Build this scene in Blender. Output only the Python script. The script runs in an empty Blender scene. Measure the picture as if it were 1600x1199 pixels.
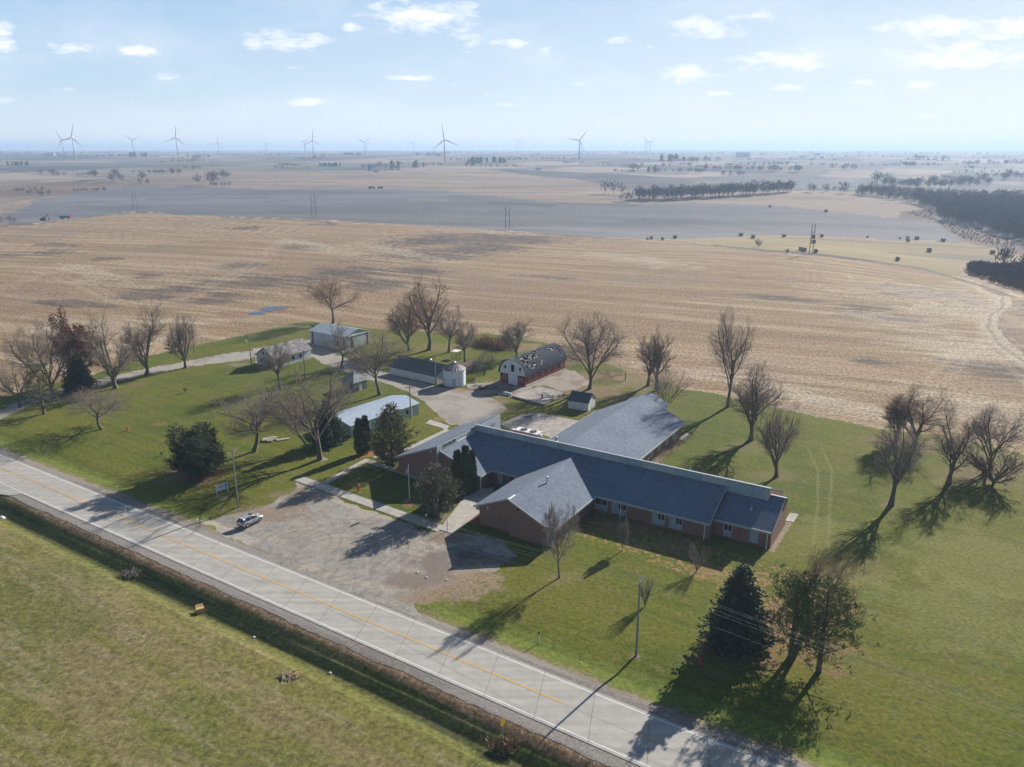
import bpy, math, random
import numpy as np
R = math.radians
sc = bpy.context.scene
# ---------------------------------------------------------------- camera, sky, sun, exposure
CAM_H = 62.0; FPX = 1224.0; PITCH = math.atan(365.5/FPX)
SUN_EL = R(25.5); SUN_AZ = R(50.0)          # azimuth from +X towards +Y
cam_d = bpy.data.cameras.new('camera'); cam = bpy.data.objects.new('camera', cam_d)
sc.collection.objects.link(cam); sc.camera = cam
cam.location = (0, 0, CAM_H); cam.rotation_euler = (math.pi/2-PITCH, 0, 0)
cam_d.sensor_width = 36.0; cam_d.lens = 36.0*FPX/1600.0; cam_d.clip_start = 0.5; cam_d.clip_end = 80000
sun_d = bpy.data.lights.new('sun', 'SUN'); sun_d.energy = 5.0; sun_d.angle = R(0.53); sun_d.color = (1.0, 0.93, 0.82)
sun = bpy.data.objects.new('sun', sun_d); sc.collection.objects.link(sun)
SUNV = (math.cos(SUN_EL)*math.cos(SUN_AZ), math.cos(SUN_EL)*math.sin(SUN_AZ), math.sin(SUN_EL))
sun.rotation_euler = (math.pi/2-SUN_EL, 0, SUN_AZ+math.pi/2)
sc.view_settings.view_transform = 'Standard'; sc.view_settings.look = 'None'
sc.view_settings.exposure = 0.76; sc.view_settings.gamma = 1.0
sc.cycles.max_bounces = 5; sc.cycles.diffuse_bounces = 2; sc.cycles.glossy_bounces = 2
sc.cycles.transparent_max_bounces = 8; sc.cycles.volume_bounces = 1
sc.cycles.use_denoising = True

def ray(x, y):
    """photo pixel (1600 x 1199) to a world direction from the place the photo was taken"""
    u = (x-800)/FPX; v = (599.5-y)/FPX
    return np.array([u, math.cos(PITCH)+v*math.sin(PITCH), -math.sin(PITCH)+v*math.cos(PITCH)])

w = bpy.data.worlds.new('World'); sc.world = w; w.use_nodes = True
nt = w.node_tree; nt.nodes.clear(); N = nt.nodes; L = nt.links
out = N.new('ShaderNodeOutputWorld'); bg = N.new('ShaderNodeBackground'); bg.inputs[1].default_value = 0.05
L.new(bg.outputs[0], out.inputs[0])
sky = N.new('ShaderNodeTexSky'); sky.sky_type = 'NISHITA'; sky.sun_disc = False
sky.sun_elevation = SUN_EL; sky.sun_rotation = math.pi/2-SUN_AZ
sky.air_density = 1.0; sky.dust_density = 0.1; sky.ozone_density = 3.0; sky.altitude = 0
tc = N.new('ShaderNodeTexCoord'); sep = N.new('ShaderNodeSeparateXYZ'); L.new(tc.outputs['Generated'], sep.inputs[0])
def wmath(op, a, b=None, clamp=False):
    n = N.new('ShaderNodeMath'); n.operation = op; n.use_clamp = clamp
    for i, q in enumerate((a, b)):
        if q is None: continue
        if isinstance(q, (int, float)): n.inputs[i].default_value = q
        else: L.new(q, n.inputs[i])
    return n.outputs[0]
ysafe = wmath('MAXIMUM', sep.outputs[1], 0.02)
cu = wmath('DIVIDE', sep.outputs[0], ysafe); cv = wmath('DIVIDE', sep.outputs[2], ysafe)
cmb = N.new('ShaderNodeCombineXYZ'); L.new(cu, cmb.inputs[0]); L.new(cv, cmb.inputs[1])
CLOUDS = [(8,60,70,60),(110,76,90,20),(215,79,80,22),(440,65,150,34),(262,120,60,14),(100,140,50,12),(470,160,95,16),
 (660,26,190,52),(560,42,50,18),(735,66,46,28),(800,70,70,16),(850,80,28,22),(640,123,90,10),(710,133,26,14),(760,150,36,9),
 (790,163,40,8),(1105,40,130,34),(1190,22,60,20),(970,62,46,18),(1015,76,24,16),(1075,115,110,28),(1045,156,30,9),(1125,146,70,9),
 (1230,95,180,34),(1225,138,58,12),(1480,42,200,40),(1590,44,80,40),(1500,88,300,48),(1430,135,70,18),(1350,130,70,10),
 (1450,182,36,8),(450,106,36,9),(5,158,40,14),(385,180,50,8),(905,131,40,8),(1560,60,60,10)]
total = None
for (px, py, pw, ph) in CLOUDS:
    r0 = ray(px, py)
    vs = N.new('ShaderNodeVectorMath'); vs.operation = 'SUBTRACT'; L.new(cmb.outputs[0], vs.inputs[0])
    vs.inputs[1].default_value = (r0[0]/r0[1], r0[2]/r0[1], 0)
    vm = N.new('ShaderNodeVectorMath'); vm.operation = 'MULTIPLY'; L.new(vs.outputs[0], vm.inputs[0])
    vm.inputs[1].default_value = (2*FPX/pw/1.06, 2*FPX/ph/1.06, 1)
    vl = N.new('ShaderNodeVectorMath'); vl.operation = 'LENGTH'; L.new(vm.outputs[0], vl.inputs[0])
    m = wmath('SUBTRACT', 1.25, vl.outputs['Value'], True)
    m = wmath('MULTIPLY', m, min(1.0, pw/110+0.35))
    total = m if total is None else wmath('MAXIMUM', total, m)
mp = N.new('ShaderNodeMapping'); L.new(cmb.outputs[0], mp.inputs[0]); mp.inputs['Scale'].default_value = (1, 2.8, 1)
n1 = N.new('ShaderNodeTexNoise'); L.new(mp.outputs[0], n1.inputs['Vector']); n1.inputs['Scale'].default_value = 27
n1.inputs['Detail'].default_value = 9; n1.inputs['Roughness'].default_value = 0.62
n2 = N.new('ShaderNodeTexNoise'); L.new(mp.outputs[0], n2.inputs['Vector']); n2.inputs['Scale'].default_value = 5
n2.inputs['Detail'].default_value = 6; n2.inputs['Roughness'].default_value = 0.6
nn = wmath('SUBTRACT', n1.outputs[0], 0.5)
cl = wmath('ADD', total, wmath('MULTIPLY', nn, 3.4))
cl = wmath('MULTIPLY', wmath('SUBTRACT', cl, 0.35), 1.1, True)
cl = wmath('MULTIPLY', cl, wmath('MULTIPLY', total, 2.6, True))
front = wmath('MULTIPLY', wmath('ADD', sep.outputs[1], 0.3), 1.5, True)
# thin high haze that whitens the lowest 20 degrees of sky, stronger towards the sun
lowv = wmath('SUBTRACT', 1.0, wmath('MULTIPLY', wmath('SUBTRACT', sep.outputs[2], 0.17), 8.0, True), True)
el = wmath('MULTIPLY', sep.outputs[2], 5.4, True)
side = wmath('ADD', wmath('MULTIPLY', sep.outputs[0], 0.80), 0.45, True)
ramp = N.new('ShaderNodeValToRGB'); L.new(el, ramp.inputs[0])
ramp.color_ramp.elements[0].position = 0.0; ramp.color_ramp.elements[0].color = (1.0,0.98,0.95,1)
ramp.color_ramp.elements[1].position = 1.0; ramp.color_ramp.elements[1].color = (0.335,0.545,0.83,1)
e_ = ramp.color_ramp.elements.new(0.35); e_.color = (0.55,0.73,0.90,1); e_ = ramp.color_ramp.elements.new(0.13); e_.color = (0.78,0.87,0.94,1)
wht = N.new('ShaderNodeMixRGB'); L.new(wmath('MULTIPLY', side, wmath('SUBTRACT', 1.0, wmath('MULTIPLY', el, 0.45))), wht.inputs[0]); L.new(ramp.outputs[0], wht.inputs[1]); wht.inputs[2].default_value = (0.90,0.95,0.99,1)
vsc = N.new('ShaderNodeVectorMath'); vsc.operation = 'SCALE'; L.new(wht.outputs[0], vsc.inputs[0]); vsc.inputs['Scale'].default_value = 12.6
mixv = N.new('ShaderNodeMixRGB'); L.new(wmath('MULTIPLY', wmath('MULTIPLY', lowv, front), 0.90), mixv.inputs[0]); L.new(sky.outputs[0], mixv.inputs[1]); L.new(vsc.outputs[0], mixv.inputs[2])
veil = wmath('MULTIPLY', wmath('SUBTRACT', n2.outputs[0], 0.46, True), 1.1, True)
cl = wmath('MAXIMUM', wmath('MULTIPLY', cl, 0.95), veil)
up = wmath('MULTIPLY', wmath('SUBTRACT', sep.outputs[2], 0.004), 30.0, True)
cl = wmath('MULTIPLY', wmath('MULTIPLY', cl, front), up)
mixc = N.new('ShaderNodeMixRGB'); L.new(cl, mixc.inputs[0]); L.new(mixv.outputs[0], mixc.inputs[1])
mixc.inputs[2].default_value = (13.2, 13.4, 13.7, 1)
L.new(mixc.outputs[0], bg.inputs[0])

# ---------------------------------------------------------------- helpers
rng = np.random.default_rng(7); random.seed(7)
COL = sc.collection
def hash2(ix, iy, seed):
    h = (ix.astype(np.int64)*374761393 + iy.astype(np.int64)*668265263 + seed*1442695041) & 0xffffffff
    h = ((h ^ (h >> 13))*1274126177) & 0xffffffff
    return ((h ^ (h >> 16)) & 0xffff)/65535.0
def vnoise(x, y, seed=0):
    ix = np.floor(x); iy = np.floor(y); fx = x-ix; fy = y-iy
    fx = fx*fx*(3-2*fx); fy = fy*fy*(3-2*fy)
    a = hash2(ix, iy, seed); b = hash2(ix+1, iy, seed); c = hash2(ix, iy+1, seed); d = hash2(ix+1, iy+1, seed)
    return (a*(1-fx)+b*fx)*(1-fy)+(c*(1-fx)+d*fx)*fy
def fbm(x, y, seed=0, octv=3):
    s = 0; a = 1.0; t = 0
    for o in range(octv):
        s = s+a*vnoise(x*2**o+o*17.3, y*2**o-o*9.1, seed+o); t += a; a *= 0.55
    return s/t
def pip(X, Y, poly):
    poly = np.asarray(poly); m = np.zeros(X.shape, bool)
    bb = (X >= poly[:,0].min()) & (X <= poly[:,0].max()) & (Y >= poly[:,1].min()) & (Y <= poly[:,1].max())
    idx = np.nonzero(bb)[0]; x = X[idx]; y = Y[idx]; c = np.zeros(len(idx), bool); j = len(poly)-1
    for i in range(len(poly)):
        xi, yi = poly[i]; xj, yj = poly[j]
        if yi != yj:
            c ^= ((yi > y) != (yj > y)) & (x < (xj-xi)*(y-yi)/(yj-yi)+xi)
        j = i
    m[idx] = c; return m
def sstep(a, b, x):
    t = np.clip((x-a)/(b-a), 0, 1); return t*t*(3-2*t)

# road frame: along RD, across RN; centre line at across = RC
RD = np.array([0.8415, -0.5402]); RN = np.array([0.5402, 0.8415]); RC = 67.9
PROF = [  # (X/Y ratio, depths, heights)
 (-0.75, [0,300,500,690,770,900,1150,1500,2000,2700,4000,8000,20000,40000], [0,0,1,2.5,-3,-1,6,13,24,33,40,45,49,50]),
 (-0.33, [0,300,500,770,850,980,1150,1500,2000,2700,4000,8000,20000,40000], [0,0,1,1.5,-5,-2,5,13,23,32,40,45,49,50]),
 (0.0,   [0,300,500,640,740,900,1150,1500,2000,2700,4000,8000,20000,40000], [0,0,0,0.6,-6,-3,5,12,22,31,39,44,49,50]),
 (0.33,  [0,300,400,512,620,750,900,1150,1500,2000,2700,4000,8000,20000,40000], [0,0,0,0,-6,-7,-4,3,10,18,27,36,43,49,50]),
 (0.65,  [0,200,300,335,430,550,750,1000,1400,2000,2700,4000,8000,20000,40000], [0,0,0,-0.5,-8,-13,-15,-9,0,11,21,33,42,48,50]),
 (0.95,  [0,150,220,260,350,450,650,1000,1400,2000,2700,4000,8000,20000,40000], [0,0,0,-1,-8,-12,-15,-9,0,11,21,33,42,48,50])]
LOTX = (-52.0, -9.0)
def terrain(X, Y):
    X = np.asarray(X, float); Y = np.asarray(Y, float)
    D = np.maximum(Y, 1.0); a = X/np.maximum(D, 60.0); ld = np.log(D)
    cols = [np.interp(ld, np.log(np.maximum(np.array(d), 1.0)), z) for _, d, z in PROF]
    ks = [p[0] for p in PROF]
    z = np.where(a <= ks[0], cols[0], cols[-1])
    for i in range(len(ks)-1):
        t = np.clip((a-ks[i])/(ks[i+1]-ks[i]), 0, 1); t = t*t*(3-2*t)
        z = np.where((a > ks[i]) & (a <= ks[i+1]), cols[i]*(1-t)+cols[i+1]*t, z)
    amp = sstep(650, 1700, np.hypot(X, Y))
    und = np.sin(X*0.0071+Y*0.0034+1.0)*1.3+np.sin(-X*0.0041+Y*0.0083+0.5)*1.6+np.sin(X*0.0023+Y*0.0047+2.0)*1.6
    und += (fbm(X*0.0045, Y*0.0045, 5, 2)-0.5)*(5+6*sstep(800, 1500, np.hypot(X, Y))*(1-sstep(2600, 4200, np.hypot(X, Y))))
    z = z+und*amp*np.where(D > 4000, 0.8, 1)
    o = X*RN[0]+Y*RN[1]; s = X*RD[0]+Y*RD[1]
    near = 1-sstep(420, 520, np.hypot(X, Y))
    # ditch and embankment on the near side of the road
    dz = np.interp(o, [20, 52, 56, 57.5, 58.5, 60.8, 61.6, 62.5, 64], [-0.55, -0.6, -0.8, -1.3, -1.4, -0.42, -0.16, -0.05, 0])
    wv = (vnoise(s*0.05, o*0.1, 3)-0.5)*0.25
    z = z+(dz+np.where(o < 60, wv, 0))*near
    lot = sstep(LOTX[0]-70-6, LOTX[0]-70, s)*0
    g0 = np.interp(o, [73, 76.5, 80, 85], [0, -0.35, -0.1, 0.0])
    inlot = sstep(-102, -94, s)*(1-sstep(-64, -58, s))
    z = z+g0*(1-inlot)*near
    return z
def P(px, py, dz=0.0):
    """where the ray through a photo pixel first meets the ground (+dz)"""
    d = ray(px, py)
    t = np.concatenate([np.linspace(40, 900, 1400), np.geomspace(905, 45000, 2500)])
    h = CAM_H+d[2]*t-terrain(d[0]*t, d[1]*t)-dz
    k = np.nonzero(h <= 0)[0]
    if len(k) == 0: i = len(t)-1; tt = t[i]
    else:
        i = k[0]; tt = t[i] if i == 0 else t[i-1]+(t[i]-t[i-1])*h[i-1]/(h[i-1]-h[i])
    return np.array([d[0]*tt, d[1]*tt, CAM_H+d[2]*tt-dz])
def G0(px, py, z=0.0):
    d = ray(px, py); t = (CAM_H-z)/-d[2]; return np.array([d[0]*t, d[1]*t])
def htop(b, ty):
    """height of something standing at b whose top is at photo row ty"""
    dd = ray(800, ty); t = b[1]/dd[1]; return CAM_H+dd[2]*t-b[2]
def mpp(b):
    return (b[1]*math.cos(PITCH)+(CAM_H-b[2])*math.sin(PITCH))/FPX

MATS = {}
def mat(name, col, rough=0.85, var=0.12, scale=3.0, metal=0.0, col2=None, bump=0.0, stretch=(1,1,1), thr=None, spec=0.3):
    if name in MATS: return MATS[name]
    m = bpy.data.materials.new(name); m.use_nodes = True; t = m.node_tree; b = t.nodes['Principled BSDF']
    b.inputs['Roughness'].default_value = rough; b.inputs['Metallic'].default_value = metal
    b.inputs['Specular IOR Level'].default_value = spec
    co = t.nodes.new('ShaderNodeTexCoord'); mp = t.nodes.new('ShaderNodeMapping'); t.links.new(co.outputs['Object'], mp.inputs[0])
    mp.inputs['Scale'].default_value = stretch
    nz = t.nodes.new('ShaderNodeTexNoise'); t.links.new(mp.outputs[0], nz.inputs['Vector'])
    nz.inputs['Scale'].default_value = scale; nz.inputs['Detail'].default_value = 5; nz.inputs['Roughness'].default_value = 0.65
    cr = t.nodes.new('ShaderNodeValToRGB'); t.links.new(nz.outputs[0], cr.inputs[0])
    c = np.array(col); a = np.clip(c*(1-var*1.6), 0, 1); z = np.clip(c*(1+var*1.6), 0, 1)
    if col2 is not None: a = c; z = np.array(col2)
    lo, hi = thr if thr else (0.3, 0.7)
    cr.color_ramp.elements[0].position = lo; cr.color_ramp.elements[1].position = hi
    cr.color_ramp.elements[0].color = (*a, 1); cr.color_ramp.elements[1].color = (*z, 1)
    t.links.new(cr.outputs[0], b.inputs['Base Color'])
    if bump:
        bp = t.nodes.new('ShaderNodeBump'); bp.inputs['Strength'].default_value = bump; bp.inputs['Distance'].default_value = 0.1
        t.links.new(nz.outputs[0], bp.inputs['Height']); t.links.new(bp.outputs[0], b.inputs['Normal'])
    MATS[name] = m; return m

def mesh_from(name, V, F, material=None, parent=None, smooth=False, loc=None, rotz=0.0):
    """V (n,3) array; F list of faces or (m,k) int array"""
    me = bpy.data.meshes.new(name)
    if isinstance(F, np.ndarray):
        V = np.ascontiguousarray(V, dtype=np.float32); n, k = F.shape
        me.vertices.add(len(V)); me.vertices.foreach_set('co', V.ravel())
        me.loops.add(n*k); me.loops.foreach_set('vertex_index', np.ascontiguousarray(F, dtype=np.int32).ravel())
        me.polygons.add(n); me.polygons.foreach_set('loop_start', np.arange(0, n*k, k, dtype=np.int32))
        me.update(calc_edges=True)
    else:
        me.from_pydata([tuple(map(float, v)) for v in V], [], F); me.update()
    if smooth: me.polygons.foreach_set('use_smooth', np.ones(len(me.polygons), bool))
    ob = bpy.data.objects.new(name, me); COL.objects.link(ob)
    if material: me.materials.append(material)
    if parent: ob.parent = parent
    if loc is not None: ob.location = loc
    ob.rotation_euler.z = rotz
    return ob
def tag(o, label=None, cat=None, group=None, kind=None):
    if label: o['label'] = label
    if cat: o['category'] = cat
    if group: o['group'] = group
    if kind: o['kind'] = kind
    return o
def thing(name, label, cat, loc=(0,0,0), rotz=0.0, group=None):
    o = bpy.data.objects.new(name, None); COL.objects.link(o); o.location = [float(q) for q in loc]; o.rotation_euler.z = rotz
    o.empty_display_size = 0.5
    return tag(o, label, cat, group)
class MB:
    def __init__(s): s.v = []; s.f = []
    def add(s, V, F):
        k = len(s.v); s.v += [tuple(q) for q in V]; s.f += [tuple(i+k for i in f) for f in F]; return s
    def box(s, x0, x1, y0, y1, z0, z1):
        V = [(x0,y0,z0),(x1,y0,z0),(x1,y1,z0),(x0,y1,z0),(x0,y0,z1),(x1,y0,z1),(x1,y1,z1),(x0,y1,z1)]
        return s.add(V, [(3,2,1,0),(4,5,6,7),(0,1,5,4),(1,2,6,5),(2,3,7,6),(3,0,4,7)])
    def ext(s, pts, d):
        """polygon pts extruded by vector d"""
        n = len(pts); V = [tuple(p) for p in pts]+[tuple(p[i]+d[i] for i in range(3)) for p in pts]
        F = [tuple(range(n)), tuple(range(2*n-1, n-1, -1))]+[(i, i+n, (i+1) % n+n, (i+1) % n) for i in range(n)]
        return s.add(V, F)
    def tube(s, p0, p1, r0, r1=None, k=8, cap=True):
        r1 = r0 if r1 is None else r1; p0 = np.array(p0, float); p1 = np.array(p1, float); d = p1-p0
        d = d/(np.linalg.norm(d)+1e-9); u = np.cross(d, (0,0,1.0) if abs(d[2]) < 0.9 else (1.0,0,0)); u /= np.linalg.norm(u); w_ = np.cross(d, u)
        V = []
        for p, r in ((p0, r0), (p1, r1)):
            for i in range(k):
                a = 2*math.pi*i/k; V.append(tuple(p+r*(math.cos(a)*u+math.sin(a)*w_)))
        F = [(i, (i+1) % k, (i+1) % k+k, i+k) for i in range(k)]
        if cap: F += [tuple(range(k-1, -1, -1)), tuple(range(k, 2*k))]
        return s.add(V, F)
    def cone(s, c, r, z0, z1, k=24, rt=0.0):
        return s.tube((c[0], c[1], z0), (c[0], c[1], z1), r, max(rt, 0.01), k)
    def lathe(s, prof, c=(0,0), k=12):
        V = []; n = len(prof)
        for r, z in prof:
            for i in range(k):
                a = 2*math.pi*i/k; V.append((c[0]+r*math.cos(a), c[1]+r*math.sin(a), z))
        F = [(j*k+i, j*k+(i+1) % k, (j+1)*k+(i+1) % k, (j+1)*k+i) for j in range(n-1) for i in range(k)]
        F += [tuple(range(k-1, -1, -1)), tuple(range((n-1)*k, n*k))]
        return s.add(V, F)
    def build(s, name, m, parent=None, smooth=False, loc=None, rotz=0.0):
        o = mesh_from(name, s.v, s.f, m, parent, smooth, loc, rotz); return o

def segs_mesh(S, k):
    """segments (n,8): p0 p1 r0 r1 -> tube arrays with k sides"""
    S = np.asarray(S, float); n = len(S); p0 = S[:,0:3]; p1 = S[:,3:6]; r0 = S[:,6]; r1 = S[:,7]
    d = p1-p0; d /= (np.linalg.norm(d, axis=1, keepdims=True)+1e-9)
    ref = np.where(np.abs(d[:,2:3]) < 0.9, np.array([[0,0,1.0]]), np.array([[1.0,0,0]]))
    u = np.cross(d, ref); u /= (np.linalg.norm(u, axis=1, keepdims=True)+1e-9); w_ = np.cross(d, u)
    V = np.zeros((n, 2*k, 3))
    for i in range(k):
        a = 2*math.pi*i/k; o = math.cos(a)*u+math.sin(a)*w_
        V[:, i] = p0+o*r0[:,None]; V[:, i+k] = p1+o*r1[:,None]
    base = (np.arange(n)*2*k)[:,None]
    F = np.concatenate([base+np.array([[i, (i+1) % k, (i+1) % k+k, i+k]]) for i in range(k)], axis=0)
    return V.reshape(-1, 3), F
# ---------------------------------------------------------------- ground: one continuous sheet, split along land use
def wp(pts): return np.array([P(x, y)[:2] for x, y in pts])
az_f = np.linspace(R(-43), R(43), 1290)
az = np.concatenate([np.linspace(-math.pi, R(-43.5), 50), az_f, np.linspace(R(43.5), math.pi, 50)])
rs = [0.3, 8, 16, 24, 32, 38, 44, 50]; r = 54.0
while r < 42000:
    rs.append(r); th = math.atan2(62, r)
    r *= 1+min(max(0.75*0.00128/(math.sin(th)*math.cos(th)), 0.0022), 0.0125)
rs = np.array(rs)
AZ, RR = np.meshgrid(az, rs); GX = (RR*np.sin(AZ)).ravel(); GY = (RR*np.cos(AZ)).ravel()
GZ = terrain(GX, GY)
nr, na = len(rs), len(az)
RAD = np.hypot(GX, GY); OO = GX*RN[0]+GY*RN[1]; SS = GX*RD[0]+GY*RD[1]
jx = (fbm(GX*0.35, GY*0.35, 11, 2)-0.5); jy = (fbm(GX*0.35, GY*0.35, 23, 2)-0.5)
jl = (fbm(GX*0.03, GY*0.03, 31, 2)-0.5)
def mask(poly, j=1.0): return pip(GX+jx*j*2, GY+jy*j*2, poly)
n = len(GX)
col = np.zeros((n, 3)); det = np.zeros((n, 3))      # det: grass, straw, stone
cls = np.zeros(n, int)                                # 0 lawn 1 field 2 meadow 3 gravel lot 4 driveway 5 hills
def setc(m, c, d, k=None, v=0.0):
    col[m] = np.array(c)*(1 if not v else 1)
    det[m] = d
    if k is not None: cls[m] = k
def mixc_(wt, c):
    wt = np.clip(wt, 0, 1)[:,None]; col[:] = col*(1-wt)+np.array(c)*wt
# -- far patchwork of fields
rx = GX*0.86-GY*0.5; ry = GX*0.5+GY*0.86
wx = rx+(fbm(rx*0.002, ry*0.002, 61, 2)-0.5)*260; wy = ry+(fbm(rx*0.002, ry*0.002, 71, 2)-0.5)*260
ci = np.floor(wx/430); cj = np.floor(wy/300)
hh = hash2(ci, cj, 99)
pal = np.array([[0.18,0.16,0.145],[0.28,0.225,0.18],[0.085,0.088,0.095],[0.32,0.26,0.205],[0.06,0.065,0.075],[0.16,0.16,0.12],[0.22,0.18,0.15],[0.11,0.112,0.12]])  # field tints cooled and greyed, part of the distance haze put into the colour
col[:] = pal[(hh*7.99).astype(int)]; det[:] = (0, 0.6, 0); cls[:] = 5
ln = np.minimum(np.abs(wx/430-np.round(wx/430))*430, np.abs(wy/300-np.round(wy/300))*300)
mixc_((ln < 5)*0.6*(RAD > 900), (0.09,0.085,0.07))
st = fbm(rx*0.012, ry*0.0022, 41, 3)
mixc_(sstep(0.53, 0.66, st)*0.65, (0.085,0.080,0.080)); mixc_(sstep(0.42, 0.28, st)*0.4, (0.33,0.28,0.22))
# -- named fields between the first crest and the hills
TANMID = wp([(0,352),(0,300),(100,290),(300,270),(700,262),(900,280),(1000,300),(1330,300),(1460,330),(1500,375),(1200,375),(800,362),(400,338),(200,330)])
m = pip(GX, GY, TANMID); setc(m, (0.255,0.195,0.15), (0, 0.8, 0), 5)
DARKL = wp([(0,286),(60,284),(150,288),(195,292),(130,299),(60,310),(0,320)])
m = pip(GX, GY, DARKL); setc(m, (0.20,0.145,0.105), (0, 0.7, 0), 5)
GRAY = wp([(0,350),(12,334),(60,312),(130,300),(205,290),(330,293),(450,296),(575,294),(700,299),(800,310),(850,316),(1000,319),(1080,316),(1200,321),(1330,334),(1400,341),(1460,348),(1490,360),(1510,377),(1400,375),(1200,368),(1070,374),(940,371),(800,362),(600,349),(450,342),(360,339),(240,332),(130,340),(60,349)])
m = pip(GX+jl*14, GY+jl*14, GRAY)
g = fbm(GX*0.02, GY*0.05, 44, 3)
setc(m, (0.145,0.145,0.155), (0, 0.8, 0), 5)
col[m] *= (0.85+0.35*g[m])[:,None]
for (x0, y0, x1, y1, w_, dk) in [(230,312,420,309,5,.5),(255,322,450,314,3,.35),(760,316,870,322,7,.55),(870,318,1000,322,6,.5),(700,305,760,313,4,.25),(1270,346,1400,356,3,-.12),(1070,350,1190,364,3,-.12),(640,312,700,313,5,-.3)]:
    a = P(x0, y0)[:2]; b = P(x1, y1)[:2]; d = b-a; l = np.linalg.norm(d); d /= l
    s = (GX-a[0])*d[0]+(GY-a[1])*d[1]; o = np.abs((GX-a[0])*-d[1]+(GY-a[1])*d[0])
    wt = (1-sstep(w_*0.8, w_*2.2, o+jl*8))*((s > 0) & (s < l))
    if dk > 0: mixc_(wt*dk*1.5, (0.09,0.075,0.06))
    else: mixc_(-wt*dk*2, (0.40,0.29,0.18))
BALE = wp([(1066,375),(1090,372),(1200,369),(1400,376),(1510,379),(1560,388),(1592,397),(1565,414),(1515,431),(1500,435),(1440,419),(1330,403),(1200,391),(1100,381)])
m = pip(GX, GY, BALE); setc(m, (0.25,0.195,0.105), (0.6, 0.3, 0), 5)
col[m] *= (0.8+0.4*fbm(GX[m]*0.03, GY[m]*0.1, 47, 3))[:,None]
BR1 = wp([(1404,331),(1458,326),(1460,345),(1540,361),(1600,386),(1640,400),(1640,425),(1590,398),(1560,389),(1510,379),(1465,349),(1405,342)])
m = pip(GX+jl*10, GY, BR1); setc(m, (0.13,0.09,0.075), (1, 0.6, 0), 5)
BR2 = wp([(1500,415),(1560,408),(1592,397),(1640,420),(1640,640),(1600,556),(1577,532),(1558,512),(1561,494),(1583,476),(1577,463),(1540,448),(1500,436)])
bb = fbm(GX*0.0035+GY*0.001, GY*0.016, 66, 4); k5 = cls == 5; col[k5] *= (0.62+0.76*bb[k5])[:,None]
mixc_(k5*sstep(0.60, 0.70, fbm(GX*0.006, GY*0.03, 67, 3))*0.45, (0.075,0.075,0.085))
# -- the big stubble field behind the yard
FIELD = np.concatenate([np.array([G0(x, y) for x, y in [(-220,700),(0,621),(75,602),(147,586),(207,562),(320,537),(400,520),(455,506),(480,503),(515,505),(575,513),(665,519),(725,524),(760,521),(850,536),(950,570),(1000,589),(1050,600),(1067,609),(1120,615),(1140,622),(1225,640),(1300,655),(1375,671),(1470,681),(1535,695),(1600,711),(1700,735),(1700,700),(1600,555)]]),
   wp([(1577,532),(1558,512),(1561,494),(1583,476),(1577,463),(1540,448),(1500,436),(1440,420),(1330,405),(1200,393),(1100,383),(1066,377),(940,372),(800,363),(700,355),(600,350),(520,345),(450,343),(360,340),(240,333),(200,332),(130,341),(60,350),(0,354)]), np.array([[-900, 620],[-700,250]])])
m = pip(GX+jx*1.2, GY+jy*1.2, FIELD)
setc(m, (0.262,0.184,0.110), (0, 1, 0), 1)
# rows run in long arcs; residue lies in bands along them
th = R(-17)+jl*0.10; cs, sn = math.cos(R(-17)), math.sin(R(-17))
fu = GX*cs+GY*sn; fv = -GX*sn+GY*cs+22*np.sin(fu*0.006+0.8)+46*(fbm(GX*0.006, GY*0.006, 59, 2)-0.5)
b1 = fbm(fu*0.010, fv*0.16, 51, 3); b2 = fbm(fu*0.05, fv*0.9, 55, 3); b3 = fbm(GX*0.012, GY*0.018, 57, 3)
F = m.astype(float)
col[m] *= (0.72+0.56*b1[m])[:,None]*(0.82+0.36*b2[m])[:,None]
mixc_(F*sstep(0.54, 0.70, b1)*0.35, (0.36,0.30,0.22))
mixc_(F*sstep(0.52, 0.70, b3)*0.55*sstep(0.40, 0.62, b2), (0.20,0.155,0.13))
mixc_(F*sstep(0.16, 0.10, np.abs(fv/14-np.round(fv/14)))*sstep(0.45, 0.60, fbm(fu*0.02, fv*0.02, 58, 2))*0.4, (0.47,0.37,0.26))
def blotch(pts, c, wgt, edge=0.16, sx=0.02, sy=0.12, seed=77):
    """soft, ragged soil patch inside a ground ellipse given by its left, right and half thickness in photo rows"""
    (x0, y0), (x1, y1), hth = pts
    a = P(x0, y0)[:2]; b = P(x1, y1)[:2]; c0 = (a+b)/2
    q = P((x0+x1)/2, (y0+y1)/2-hth)[:2]; hw = np.linalg.norm(q-P((x0+x1)/2, (y0+y1)/2)[:2])
    d = b-a; l = np.linalg.norm(d)/2; d = d/(2*l)
    s = ((GX-c0[0])*d[0]+(GY-c0[1])*d[1])/l; o = ((GX-c0[0])*-d[1]+(GY-c0[1])*d[0])/hw
    rr = np.sqrt(s*s+o*o)
    sel = rr < 2.0
    ns = np.zeros(n); ns[sel] = fbm(fu[sel]*sx*2, fv[sel]*sy*2, seed, 4)-0.5
    hf = np.zeros(n); hf[sel] = fbm(fu[sel]*0.09, fv[sel]*0.5, seed+9, 3)
    mixc_(sstep(1.12, 0.55, rr+ns*2.2)*wgt*sel*(0.55+0.45*sstep(0.36, 0.58, hf)), c)
DK = (0.085,0.068,0.062)
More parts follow.
